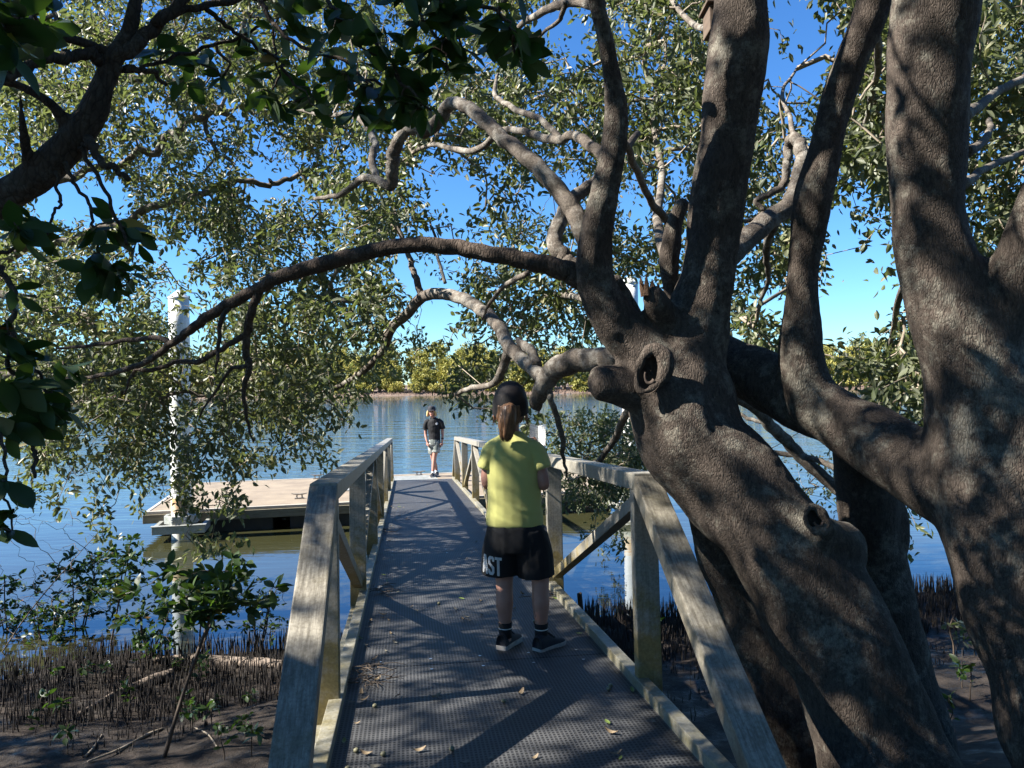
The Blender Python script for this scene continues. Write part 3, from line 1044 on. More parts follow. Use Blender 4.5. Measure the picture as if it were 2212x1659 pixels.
# ------------------------------------------------------------------ right hand tree
root2 = empty('mangrove_tree', pt(2500, 2100, 2.55))
tag(root2, 'thick dark mangrove at the right edge, its heavy limb slanting behind the knotted trunk', 'tree')
trunk2 = [
    [(2520, 2250, 2.45, 250), (2430, 1800, 2.5, 190), (2330, 1500, 2.58, 168), (2235, 1260, 2.65, 150), (2155, 1060, 2.72, 130), (2120, 900, 2.76, 112), (2085, 750, 2.78, 100), (2035, 610, 2.8, 86), (2005, 440, 2.8, 76), (2008, 150, 2.78, 83), (2020, 0, 2.75, 87), (2020, -200, 2.7, 88), (2030, -500, 2.65, 80), (2050, -900, 2.6, 58), (2060, -1300, 2.6, 30)],
    [(2100, 800, 2.78, 90), (2150, 690, 2.75, 66), (2195, 590, 2.7, 58), (2260, 450, 2.6, 56), (2350, 250, 2.5, 52), (2440, -50, 2.45, 42), (2500, -400, 2.4, 30), (2560, -800, 2.35, 14)],
    [(2140, 1090, 2.75, 100), (2050, 1050, 2.85, 88), (1960, 1000, 2.98, 79), (1870, 945, 3.12, 72), (1790, 895, 3.25, 66), (1710, 853, 3.42, 66), (1630, 812, 3.55, 62), (1550, 776, 3.7, 56), (1480, 750, 3.85, 48)],
    [(1765, 885, 3.3, 60), (1740, 820, 3.3, 50), (1731, 750, 3.28, 40), (1733, 650, 3.26, 36), (1738, 553, 3.25, 35.5), (1757, 433, 3.22, 36.5), (1790, 300, 3.2, 34), (1826, 167, 3.17, 36), (1870, 50, 3.14, 38), (1888, 0, 3.12, 37), (1945, -150, 3.05, 35), (2010, -350, 3, 30)],
]
bb = MB()
sk2 = []
for i, s in enumerate(trunk2):
    c = limb_pts(s, 8)
    limb_sweep(bb, c, 20, .10, 20 + i)
    if i != 2:
        sk2.append(c[-44:, :3])
me = bake(bb.mesh('t'), .016, 12, .5, 'trunk')
displace(me, lambda p, n: .02 * noise.noise(p * 3.0 + Vector((5, 5, 5))) + .010 * noise.noise(Vector((p.x * 9, p.y * 9, p.z * 4))) + .0025 * noise.noise(p * 30))
link('trunk', me, M['bark'], root2)
br2 = [
    [(2080, 250, 2.9, 16), (2120, 225, 3.3, 10), (2160, 195, 3.8, 9), (2215, 170, 4.2, 8), (2300, 160, 4.6, 5)],
    [(2090, 330, 2.9, 12), (2130, 300, 3.4, 8), (2140, 260, 3.9, 6)],
    [(2080, 400, 2.9, 12), (2120, 370, 3.4, 8), (2180, 340, 3.9, 7), (2240, 320, 4.4, 6)],
    [(1990, 520, 3.0, 10), (1960, 600, 4, 8), (1930, 700, 5, 6), (1920, 800, 5.6, 4)],
    [(1880, 40, 3.2, 12), (1900, 120, 4, 8), (1880, 220, 5, 6), (1850, 330, 5.6, 4)],
    [(2020, 60, 3.0, 18), (1960, -40, 4, 12), (1900, -60, 5, 8), (1830, -30, 5.8, 5)],
]
sb = add_branches(root2, br2, M['branch'])
sk2 = np.concatenate(sk2 + [sb])
pts2 = cells(1700, 2700, lambda px, py: random.uniform(4.4, 8), 58)
pts2 = np.array([p for p in pts2 if not (p[0] / p[1] * F + 1106 < 1840)])
par, order = connect(sk2, pts2)
me, tw = twig_mesh('branchlets', sk2, pts2, par, order)
link('branchwork', me, M['twig'], root2)
V, fs, ti = crown_leaves(pts2, tw, per=24, L=(.055, .08), droop=.5)
link('crown', np_mesh('crown', V, fs, False, ti), M['leaf'], root2)

# ------------------------------------------------------------------ left canopy tree over the water
root4 = empty('mangrove_tree', (-10.2, 7.5, 0))
tag(root4, 'leafy olive mangrove hanging sunlit foliage over the water before the tall white pile', 'tree')
bb = MB()
tr4 = catmull([(-10.4, 7.2, -.3, .3), (-10.1, 7.4, 1.5, .24), (-9.6, 7.6, 3, .2), (-8.7, 7.7, 4.4, .16), (-7.6, 7.8, 5.6, .12), (-6.2, 7.9, 6.4, .09), (-4.8, 8, 6.9, .06)], 8)
limb_sweep(bb, tr4, 14, .2, 40)
link('trunk', bb.mesh('trunk', smooth=True), M['branch'], root4)
br4 = [
    [(-250, 150, 8, 14), (-60, 170, 8, 12), (100, 190, 8, 10), (267, 173, 8, 9), (340, 160, 8, 8), (420, 200, 8, 7), (500, 260, 8.2, 5)],
    [(480, 238, 7.4, 8), (467, 240, 7.4, 9), (400, 267, 7.4, 8), (333, 317, 7.4, 8), (233, 360, 7.4, 7), (120, 390, 7.5, 9), (-60, 420, 7.6, 12), (-250, 480, 7.8, 14)],
    [(700, 383, 7.8, 4), (640, 385, 7.8, 5), (567, 393, 7.7, 6), (483, 400, 7.6, 6), (417, 433, 7.5, 7), (333, 447, 7.4, 8), (200, 500, 7.4, 9), (0, 560, 7.4, 12), (-200, 620, 7.6, 13)],
    [(-200, 600, 7.6, 12), (60, 640, 7, 9), (180, 680, 6.8, 8), (210, 710, 6.8, 8), (230, 735, 6.8, 6), (330, 760, 6.7, 4)],
    [(-200, 760, 7.2, 11), (0, 800, 6.8, 8), (150, 830, 6.6, 6), (300, 850, 6.5, 5), (420, 860, 6.4, 4), (520, 850, 6.4, 3)],
    [(-100, 60, 8.4, 12), (150, 60, 8.6, 9), (420, 90, 8.8, 8), (470, 60, 8.8, 7), (560, 20, 9, 6)],
    [(420, 95, 8.8, 6), (415, 150, 8.6, 6), (440, 250, 8.4, 5), (470, 330, 8.2, 4)],
    [(505, 100, 8.6, 6), (490, 170, 8.4, 6), (520, 60, 8.8, 6), (530, 0, 9, 6)],
]
sb = add_branches(root4, br4, M['branch'], .05)
pts4 = cells(0, 700, lambda px, py: random.uniform(5.6, 7.6) if py > 650 and random.random() < .6 else random.uniform(6.2, 10.2), 54)
ext = extend_left(330, ((-10.5, -5.4), (6, 9.5), (2.2, 7.5)))
ext = np.array([p for p in ext if p[0] / p[1] * F + 1106 < -10])
pts4 = np.concatenate([pts4, ext])
sk4 = np.concatenate([tr4[10:, :3], sb])
par, order = connect(sk4, pts4)
me, tw = twig_mesh('branchlets', sk4, pts4, par, order)
link('branchwork', me, M['twig'], root4)
V, fs, ti = crown_leaves(pts4, tw, per=26, L=(.052, .08), light=.08)
link('crown', np_mesh('crown', V, fs, False, ti), M['leaf'], root4)

# ------------------------------------------------------------------ near left tree with broad dark leaves
root3 = empty('mangrove_tree', (-3.1, 1.9, .9))
tag(root3, 'dark mangrove bough with large glossy leaves, close by at the upper left', 'tree')
bb = MB()
T3 = [
    catmull([(-3.2, 1.85, .6, .2), (-3.1, 1.9, 1.3, .16), (-2.85, 1.95, 2.0, .13), (-2.4, 2.0, 2.55, .095), (*pt(-330, 600, 2.0), .07), (*pt(-120, 500, 2.0), .055), (*pt(0, 433, 2.0), .049), (*pt(90, 370, 2.0), .05), (*pt(160, 300, 2.0), .049), (*pt(203, 235, 2.0), .043), (*pt(230, 165, 2.0), .031), (*pt(248, 122, 2.0), .028), (*pt(277, 67, 2.0), .024), (*pt(293, 0, 2.0), .021), (*pt(310, -120, 2.0), .017), (*pt(300, -300, 1.95), .012)], 8),
    catmull([(-2.95, 1.92, 1.7, .13), (-3.7, 1.5, 2.9, .12), (-4.7, 1.0, 4.3, .10), (-5.5, 1.1, 5.6, .08), (-5.9, 1.6, 6.6, .06), (-6.1, 2.1, 7.4, .04)], 8),
    limb_pts([(150, 275, 2, 22), (130, 250, 1.98, 18), (100, 217, 1.95, 15), (43, 187, 1.92, 13), (0, 173, 1.9, 13), (-120, 130, 1.85, 11)]),
    limb_pts([(60, 350, 1.97, 18), (55, 310, 1.93, 14), (50, 275, 1.9, 11), (46, 230, 1.88, 7), (42, 190, 1.86, 4)]),
]
for i, c in enumerate(T3):
    c[:, 3] *= .82 if i != 1 else 1
    limb_sweep(bb, c, 16, .22, 60 + i)
me = bake(bb.mesh('t'), .008, 5, .5, 'trunk')
displace(me, lambda p, n: .005 * noise.noise(p * 9) + .003 * noise.noise(p * 34))
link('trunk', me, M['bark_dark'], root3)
br3 = [
    [(245, 125, 2, 16), (283, 106, 2, 15), (330, 60, 2.02, 14), (393, 0, 2.05, 12), (460, -70, 2.1, 9)],
    [(345, 45, 2.02, 9), (380, 28, 2.05, 8), (467, 7, 2.1, 7), (560, -10, 2.15, 6), (680, -25, 2.1, 5), (800, -20, 2, 4.5), (950, -25, 1.9, 4), (1090, -20, 1.8, 3)],
    [(235, 130, 2, 14), (190, 118, 1.95, 12), (130, 122, 1.9, 12), (67, 140, 1.85, 12), (10, 175, 1.8, 11), (-60, 230, 1.8, 9)],
    [(240, 120, 2, 12), (187, 90, 1.95, 10), (67, 47, 1.85, 9), (0, 27, 1.8, 8), (-100, 0, 1.75, 7)],
    [(255, 145, 2, 8), (267, 147, 2.02, 7), (317, 157, 2.05, 6), (363, 183, 2.1, 4)],
    [(190, 300, 1.98, 11), (205, 325, 1.95, 9), (240, 360, 1.95, 7), (277, 385, 1.95, 6)],
    [(180, 310, 1.98, 6), (187, 333, 1.96, 5), (233, 427, 1.98, 4), (262, 490, 2, 4), (277, 532, 2, 3)],
    [(140, 350, 1.97, 5), (165, 395, 1.96, 4), (190, 445, 1.98, 3.5), (205, 500, 2, 3), (222, 560, 2, 2.5)],
    [(120, 370, 1.97, 4), (125, 430, 1.95, 3.5), (110, 470, 1.93, 3), (95, 520, 1.9, 2.5)],
    [(270, 155, 2.02, 4), (330, 140, 2.1, 4), (420, 110, 2.2, 4), (500, 85, 2.25, 3.5), (580, 60, 2.25, 3), (600, 150, 2.25, 2.5), (590, 200, 2.3, 2)],
    [(440, 12, 2.08, 6), (480, 50, 2.15, 5), (540, 90, 2.2, 4), (600, 130, 2.2, 4), (640, 190, 2.2, 3)],
    [(560, -5, 2.15, 6), (590, 50, 2.1, 5), (650, 100, 2.05, 4), (740, 130, 1.98, 4), (790, 180, 1.95, 3)],
    [(700, -20, 2.1, 5), (730, 30, 2, 4.5), (800, 80, 1.9, 4), (840, 150, 1.85, 4), (900, 210, 1.82, 3), (930, 240, 1.8, 2.5)],
    [(850, -20, 1.95, 5), (900, 30, 1.85, 4), (950, 90, 1.8, 3), (970, 150, 1.8, 2)],
    [(1000, -25, 1.85, 4), (1060, 20, 1.72, 4), (1100, 70, 1.66, 3.5), (1118, 130, 1.66, 2.5)],
    # drooping twigs at the left edge
    [(-120, 500, 1.95, 14), (-60, 540, 1.9, 9), (0, 580, 1.85, 7), (30, 640, 1.82, 6), (28, 720, 1.8, 6), (25, 800, 1.78, 5), (50, 860, 1.8, 5), (80, 930, 1.82, 4), (75, 990, 1.8, 5), (80, 1035, 1.8, 3)],
    [(20, 700, 1.8, 4), (60, 770, 1.83, 4), (100, 830, 1.86, 3.5), (150, 880, 1.9, 3)],
    [(-100, 700, 1.8, 6), (-20, 850, 1.75, 5), (10, 960, 1.68, 4), (15, 1060, 1.64, 3), (20, 1150, 1.62, 2)],
    [(-60, 560, 1.9, 6), (20, 540, 1.88, 4), (70, 500, 1.9, 3.5), (95, 480, 1.92, 3)],
]
sb = add_branches(root3, br3, M['bark_dark'], .008)
sk3 = np.concatenate([T3[0][30:, :3], T3[1][10:, :3], T3[2][:, :3], sb])
ros = [(40, 40, 1.3), (90, 60, 1.4), (20, 110, 1.3), (120, 30, 1.5), (10, 60, 1.25), (60, 100, 1.4), (330, 130, 2.2), (345, 110, 2.1), (400, 180, 2.5),
       (560, 110, 2.2), (600, 150, 2.2), (640, 60, 2.1), (680, 120, 2.0), (720, 60, 1.9), (740, 160, 1.9), (780, 100, 1.8), (800, 200, 1.9), (830, 60, 1.8), (850, 140, 1.8), (880, 190, 1.9), (900, 60, 1.7), (920, 110, 1.8), (940, 230, 1.8), (930, 40, 1.7), (990, 30, 1.7), (560, 200, 2.3), (610, 230, 2.3), (660, 210, 2.3), (700, 240, 2.2), (760, 250, 2.1), (420, 130, 2.4), (480, 170, 2.4), (520, 80, 2.3), (540, 30, 2.2), (620, 20, 2.1), (700, 20, 2), (760, 20, 1.9),
       (1100, 60, 1.6), (1110, 110, 1.66), (1080, 30, 1.6), (1128, 135, 1.7), (1060, 90, 1.75), (1010, 110, 1.85), (960, 160, 1.85), (820, 260, 2.0), (900, 240, 1.85), (860, 230, 1.85),
       (70, 470, 1.9), (30, 480, 1.8), (90, 520, 1.95), (230, 500, 2.0), (270, 490, 2.0), (300, 520, 2.05), (200, 560, 2.0), (250, 580, 2.05), (240, 620, 2.1), (190, 590, 2.0), (40, 650, 1.8), (20, 720, 1.75), (70, 780, 1.8), (110, 840, 1.85), (60, 870, 1.8), (130, 900, 1.88), (20, 820, 1.72), (150, 800, 1.95), (20, 930, 1.7), (90, 920, 1.84), (10, 1040, 1.6), (30, 1100, 1.6), (5, 1140, 1.6), (40, 760, 1.75), (90, 870, 1.8), (40, 900, 1.78), (10, 690, 1.74)]
pr = [pt(a, b_, d) for a, b_, d in ros]
pr += [pt(a + random.uniform(-35, 35), b_ + random.uniform(-30, 30), d + random.uniform(-.05, .25)) for a, b_, d in ros if random.random() < .4]
# twigs of the same bough above and left of the picture
for _ in range(130):
    px, py = random.uniform(-700, 1250), random.uniform(-700, -20)
    pr.append(pt(px, py, random.uniform(1.4, 2.2)))
pr = np.array([p[:] for p in pr])
# the high crown of this tree, which shades the near end of the gangway
hi = []
while len(hi) < 950:
    p = np.array([random.gauss(0, .55), random.gauss(0, .5), random.gauss(0, .5)])
    q = np.array([-5.0, 2.1, 7.2]) + p * [4.2, 2.9, 1.7]
    if q[0] > -3.6 and random.random() < .45:
        continue
    if noise.noise(Vector(q * 1.15)) < .02:
        continue
    if q[1] > .3 and abs(q[0] / q[1]) < .75 and (q[2] - ZC) / q[1] < .55:
        continue
    hi.append(q)
for _ in range(170):  # from here, unseen leaf clumps added in the sun's path for shade
    hi.append(np.array([random.uniform(-4.6, -2.2), random.uniform(1.0, 2.1), random.uniform(3.0, 5.6)]))
for _ in range(150):
    q = np.array([random.uniform(-5.6, -2.8), random.uniform(1.7, 2.6), random.uniform(5.7, 6.9)])
    if noise.noise(Vector(q * 1.6)) > -.05:
        hi.append(q)
for _ in range(36):
    hi.append(np.array([random.uniform(-5.6, -3.4), random.uniform(2.5, 3.4), random.uniform(4.6, 6.4)]))
for _ in range(620):
    q = np.array([random.uniform(-9.5, -5.2), random.uniform(3.3, 5.9), random.uniform(2.6, 6.2)])
    if noise.noise(Vector(q * .9)) > -.12:
        hi.append(q)
for _ in range(240):
    q = np.array([random.uniform(-6.2, -4.2), random.uniform(2.7, 5.2), random.uniform(4.6, 6.3)])
    if noise.noise(Vector(q * 1.3)) > -.1:
        hi.append(q)
n_hi = len(hi)
while len(hi) < n_hi + 1500:  # unseen overhead leaves added to hold back sky light
    q = np.array([random.uniform(-8, 7), random.uniform(-4, 1.3), random.uniform(5.2, 8.2)])
    if q[1] > 0 and (q[2] - ZC) / q[1] < .62:
        continue
    hi.append(q)
pts3 = np.concatenate([pr, np.array(hi)])
par, order = connect(sk3, pts3)
me, tw = twig_mesh('branchlets', sk3, pts3, par, order, r0=.0022, pw=.4)
link('branchwork', me, M['twig_dark'], root3)
V, fs, ti = crown_leaves(pr, tw[:len(pr)], per=6, L=(.056, .09), W=.45, spread=.035, droop=.5, big=True, rosette=True, flat=.5)
V2, fs2, ti2 = crown_leaves(np.array(hi[:n_hi]), tw[len(pr):len(pr) + n_hi], per=12, L=(.07, .105), W=.48, spread=.16, droop=.2, flat=.8)
V3, fs3, ti3 = crown_leaves(np.array(hi[n_hi:]), tw[len(pr) + n_hi:], per=20, L=(.12, .18), W=.52, spread=.2, droop=.2, flat=.8)
off = len(V)
fs2 = fs2 + [f + len(V2) for f in fs3]
V2, ti2 = np.concatenate([V2, V3]), np.concatenate([ti2, ti3])
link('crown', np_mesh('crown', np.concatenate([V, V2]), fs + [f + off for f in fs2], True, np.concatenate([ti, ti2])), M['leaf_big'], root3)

# ------------------------------------------------------------------ unseen thicket added round and behind the camera to cut sky light
bb = MB()
skt = []
poles = [(-9.8, -3), (-8, -6), (-5, -8), (-1.5, -8.5), (2, -8), (5.5, -7), (8.5, -4), (9.5, -1), (9.8, 2.5), (10, 5), (-10.5, 0), (-11, 3)]
for px_, py_ in poles:
    c = catmull([(px_, py_, .3, .14), (px_ + random.uniform(-.4, .4), py_ + random.uniform(-.4, .4), 2.5, .11), (px_ * .96, py_ * .94, 4.6, .08), (px_ * .85, py_ * .8, 7, .04)], 6)
    limb_sweep(bb, c, 8, .2, px_)
    skt.append(c[3:, :3])
th = empty('unseen_shade_thicket', (0, -8, .8))
tag(th, 'dense dark mangrove thicket added out of view round the landing to cut sky light', 'thicket', kind='stuff')
link('trunk', bb.mesh('trunk', smooth=True), M['bark_dark'], th)
skt = np.concatenate(skt)
ptt = []
while len(ptt) < 2600:
    u = random.random()
    if u < .34:
        q = (random.uniform(-10, 10), random.uniform(-9.5, -5.5), random.uniform(.8, 7))
    elif u < .56:
        q = (random.uniform(8.6, 11.5), random.uniform(-6, 6.5), random.uniform(.8, 7))
    elif u < .7:
        q = (random.uniform(-12.5, -9.6), random.uniform(-6, 4.5), random.uniform(.8, 4.6))
    else:
        q = (random.uniform(-9, 9), random.uniform(-8, -.5), random.uniform(5.4, 8.4))
    ptt.append(q)
ptt = np.array(ptt)
par, order = connect(skt, ptt)
me, tw = twig_mesh('branchlets', skt, ptt, par, order)
o = link('branchwork', me, M['twig_dark'], th)
V, fs, ti = crown_leaves(ptt, tw, per=20, L=(.12, .18), W=.52, spread=.2, droop=.2, flat=.5)
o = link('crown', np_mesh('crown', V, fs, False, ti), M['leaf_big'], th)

# ------------------------------------------------------------------ gangway
GP = math.atan(.0537 / math.sqrt(1 + .138 ** 2))
GR = Matrix.Rotation(math.atan(.138), 3, 'Z') @ Matrix.Rotation(-GP, 3, 'X')
gang = empty('gangway', (0, 0, 1.4), GR)
tag(gang, 'long aluminium gangway with dark mesh deck and trussed side rails sloping to the pontoon', 'gangway')
GM = FRAME[gang.name]


def glocal(s, t, z=0.0):
    return GM @ Vector((s, t, z))


XL, XR, T0, T1 = -.288, 1.007, 1.2, 17.55
HR = .965
b = MB()
b.box((XL, T0, -.05), (XR, 3.9, 0))
b.box((XL, 3.906, -.05), (XR, 7.4, 0))
b.box((XL, 7.406, -.05), (XR, 10.9, 0))
b.box((XL, 10.906, -.05), (XR, 14.4, 0))
b.box((XL, 14.406, -.05), (XR, T1, 0))
deck = link('deck', b.mesh('deck'), M['grating'], gang, local=True)
for t in (3.82, 3.99, 7.3, 7.5, 10.8, 11.0, 14.3):
    for k in range(5):
        s = XL + .14 + k * .255
        c = [(s + .008 * math.cos(a), t + .008 * math.sin(a), .004) for a in np.linspace(0, 2 * math.pi, 9)[:-1]]
        link('screw', MB().add(c, [tuple(range(8))]).mesh('screw'), M['screw'], deck, local=True)
nodes_t = [3.35 + 2.2 * k for k in range(7)]


def bar(name, p0, p1, w, h, m, up=(0, 0, 1), bev=.006, lip=False, parent=gang):
    """box section from p0 to p1 in the gangway's frame: w across, h along up"""
    p0, p1 = Vector(p0), Vector(p1)
    d = (p1 - p0)
    L_ = d.length
    d.normalize()
    sx = Vector((1, 0, 0))
    u = sx.cross(d).normalized()
    mt = Matrix(((sx.x, d.x, u.x, p0.x), (sx.y, d.y, u.y, p0.y), (sx.z, d.z, u.z, p0.z), (0, 0, 0, 1)))
    bb = MB()
    bb.box((-w / 2, 0, -h / 2), (w / 2, L_, h / 2), 0, mt)
    return link(name, bb.mesh(name, bevel=bev), m, parent, local=True)


for side, xi in (('l', XL), ('r', XR)):
    sg = -1 if side == 'l' else 1
    xc = xi + sg * .066
    bar('bottom_chord', (xc, T0, -.13), (xc, T1, -.13), .10, .15, M['alu_kerb'])
    bar('kerb', (xi + sg * .028, T0, .02), (xi + sg * .028, T1, .02), .058, .056, M['alu_kerb'], bev=.004)
    bar('top_rail', (xc, nodes_t[0] - .03, HR - .0375), (xc, nodes_t[-1] + .03, HR - .0375), .118, .075, M['alu'])
    bar('sloped_rail', (xc, nodes_t[0] - .012, HR - .040), (xc, 1.95, -.09), .1195, .078, M['alu_raker'])
    bar('sloped_rail', (xc, nodes_t[-1] + .02, HR - .04), (xc, T1 + .05, .02), .112, .07, M['alu'])
    for k, t in enumerate(nodes_t):
        bb = MB()
        bb.box((xc - .056, t, -.22), (xc + .056, t + .06, HR - .076))
        link('post', bb.mesh('post', bevel=.005), M['alu'], gang, local=True)
    for k in range(6):
        a, c = nodes_t[k], nodes_t[k + 1]
        if k % 2 == 0:
            p0, p1 = (xc, a + .075, HR - .13), (xc, c - .012, .10)
        else:
            p0, p1 = (xc, a + .075, .10), (xc, c - .012, HR - .13)
        bar('brace', p0, p1, .062, .062, M['alu'], bev=.004)
for t in np.arange(1.6, 17.4, 1.1):
    bb = MB()
    bb.box((XL - .01, t, -.17), (XR + .01, t + .06, -.055))
    link('cross_beam', bb.mesh('cross_beam'), M['alu_kerb'], gang, local=True)

# ------------------------------------------------------------------ pontoon, piles
PA = math.atan(.24)
pon = empty('pontoon', (-6.5, 13.55, 0), Matrix.Rotation(PA, 3, 'Z'))
tag(pon, 'floating pontoon with sandy deck and pale rim moored at the end of the gangway', 'pontoon')
PL, PW, PZ = 9.0, 4.15, .44
b = MB()
b.box((.06, .06, PZ - .1), (PL - .06, PW - .06, PZ - .012))
link('deck', b.mesh('deck'), M['pontoon_deck'], pon, local=True)
b = MB()
b.box((0, 0, PZ - .05), (PL, .06, PZ))
b.box((0, PW - .06, PZ - .05), (PL, PW, PZ))
b.box((0, .06, PZ - .05), (.06, PW - .06, PZ))
b.box((PL - .06, .06, PZ - .05), (PL, PW - .06, PZ))
link('rim', b.mesh('rim', bevel=.008), M['pontoon_rim'], pon, local=True)
b = MB()
b.box((-.03, -.035, PZ - .21), (PL + .03, .02, PZ - .055))
b.box((-.03, PW - .02, PZ - .21), (PL + .03, PW + .035, PZ - .055))
b.box((-.035, .02, PZ - .21), (.02, PW - .02, PZ - .055))
b.box((PL - .02, .02, PZ - .21), (PL + .035, PW - .02, PZ - .055))
link('waler', b.mesh('waler', bevel=.008), M['waler'], pon, local=True)
for k in range(4):
    b = MB()
    b.box((.25 + k * 2.2, .12, -.25), (.25 + k * 2.2 + 1.9, PW - .12, PZ - .105))
    link('float_tank', b.mesh('float_tank', bevel=.03), M['float'], pon, local=True)


def cleat(x, y, a=0.0):
    b1 = MB()
    ca = [(x + t, y, PZ + .075 + .9 * t * t) for t in np.linspace(-.15, .15, 9)]
    v, f = sweep(np.array(ca), [.006, .011, .014, .016, .016, .016, .014, .011, .006], sides=8)
    b1.add(v, f)
    for s in (-.05, .05):
        v, f = sweep(np.array([(x + s, y, PZ - .014), (x + s, y, PZ + .03), (x + s * .9, y, PZ + .08)]), [.02, .014, .014], sides=8)
        b1.add(v, f)
    b1.box((x - .09, y - .03, PZ - .013), (x + .09, y + .03, PZ + .008))
    link('cleat', b1.mesh('cleat', smooth=False), M['cleat'], pon, local=True)


def to_pon(p):
    return FRAME[pon.name].inverted() @ Vector(p)


for px, py in ((647, 1076), (685, 1032), (905, 1026)):
    dy = (px - 1106) * math.sin(ROLL) + (py - 829.5)
    q = to_pon(pt(px, py, (ZC - PZ) * F / dy))
    cleat(q.x, min(max(q.y, .16), PW - .14))
# timber bearing plate under the gangway foot
b = MB()
b.box((3.2, 1.6, PZ - .011), (5.6, 3.75, PZ + .006))
link('landing_plate', b.mesh('landing_plate'), M['galv'], pon, local=True)


def pile(x, y, top, label, r=.17):
    root = empty('mooring_pile', (x, y, -1.2))
    tag(root, label, 'pile', 'white mooring piles beside the pontoon')
    c = np.array([(x, y, z) for z in np.linspace(-1.2, top, 12)])
    v, f = sweep(c, r, sides=32)
    link('sleeve', MB().add(v, f).mesh('sleeve', smooth=False), M['pile_white'], root).data.polygons.foreach_set('use_smooth', [len(q.vertices) == 4 for q in root.children[0].data.polygons])
    v, f = sweep(np.array([(x, y, top + .002), (x, y, top + .03), (x, y, top + .16)]), [r + .012, r + .012, .02], sides=32)
    link('cone_cap', MB().add(v, f).mesh('cone_cap', smooth=False), M['pile_white'], root)
    v, f = sweep(np.array([(x, y, z) for z in (.46, .56, .64, .72)]), [r + .002, r + .0035, r + .003, r + .001], sides=32, cap=False)
    link('rust_band', MB().add(v, f).mesh('rust_band', smooth=True), M['rust'], root)
    # collar on the pontoon
    q = to_pon((x, y, 0))
    bb = MB()
    n = 8
    for i in range(n):
        a0, a1 = 2 * math.pi * i / n, 2 * math.pi * (i + 1) / n
        for (r0, r1, z0, z1) in ((r + .06, r + .12, .28, .42),):
            P = []
            for z in (z0, z1):
                for (rr, aa) in ((r0, a0), (r1, a0), (r1, a1), (r0, a1)):
                    P.append((q.x + rr * math.cos(aa + .39), q.y + rr * math.sin(aa + .39), z))
            bb.add(P, [(3, 2, 1, 0), (4, 5, 6, 7), (0, 1, 5, 4), (1, 2, 6, 5), (2, 3, 7, 6), (3, 0, 4, 7)])
    link('pile_collar', bb.mesh('pile_collar', bevel=.006), M['galv'], pon, local=True)
    bb = MB()
    bb.box((q.x - .42, q.y - .34, .14), (q.x + .42, q.y - .27, .27))
    bb.box((q.x - .42, q.y - .27, .14), (q.x - .35, -.036, .27))
    bb.box((q.x + .35, q.y - .27, .14), (q.x + .42, -.036, .27))
    bb.box((q.x - .44, q.y - .36, .272), (q.x + .44, q.y - .24, .284))
    link('pile_bracket', bb.mesh('pile_bracket', bevel=.006), M['galv'], pon, local=True)
    for s in (-.1, .1):
        for zz in (.335, .375):
            v, f = sweep(np.array([(q.x + s, q.y - r - .10, zz), (q.x + s, q.y - r - .16, zz)]), .012, sides=8)
            link('bolt', MB().add(v, f).mesh('bolt'), M['screw'], pon, local=True)


pile(-5.76, 13.35, 4.15, 'tall white mooring pile with rust stains at the left end of the pontoon')
pile(2.35, 15.25, 4.55, 'white mooring pile mostly hidden behind the knotted trunk, right end of the pontoon')


# ------------------------------------------------------------------ people
def hand_chains(w, d, nrm, side, s=1.0, curl=.5, thumb=1):
    """w wrist, d direction of the palm, nrm palm normal, side thumb side"""
    w, d, nrm, side = Vector(w), Vector(d).normalized(), Vector(nrm).normalized(), Vector(side).normalized()
    ch = []
    k = w + d * .075 * s
    ch.append([(*(w - d * .02 * s), .024 * s, .019 * s), (*(w + d * .01 * s), .027 * s, .016 * s), (*(w + d * .045 * s), .036 * s, .014 * s), (*k, .036 * s, .012 * s)])
    lens = (.066, .074, .069, .054)
    for i in range(4):
        off = side * (.027 - .018 * i) * s
        L_ = lens[i] * s
        p0 = w + d * .06 * s + off
        p1 = k + off + d * .006 * s
        a = curl * (.7 + .12 * i)
        d1 = (d * math.cos(a) + nrm * math.sin(a))
        d2 = (d * math.cos(a * 2) + nrm * math.sin(a * 2))
        d3 = (d * math.cos(a * 2.7) + nrm * math.sin(a * 2.7))
        p2 = p1 + d1 * L_ * .45
        p3 = p2 + d2 * L_ * .32
        p4 = p3 + d3 * L_ * .25
        r = .0082 * s
        ch.append([(*p0, r, r), (*p1, r * 1.05, r), (*p2, r, r), (*p3, r * .92, r * .92), (*p4, r * .75, r * .75)])
    t0 = w + d * .02 * s + side * .02 * s
    t1 = t0 + (side * .7 + d * .7 + nrm * .3).normalized() * .035 * s
    t2 = t1 + (side * .25 + d * .9 + nrm * .4).normalized() * .028 * s
    t3 = t2 + (d + nrm * .5).normalized() * .02 * s
    ch.append([(*t0, .012 * s, .012 * s), (*t1, .0105 * s, .0105 * s), (*t2, .0095 * s, .0095 * s), (*t3, .007 * s, .007 * s)])
    return ch


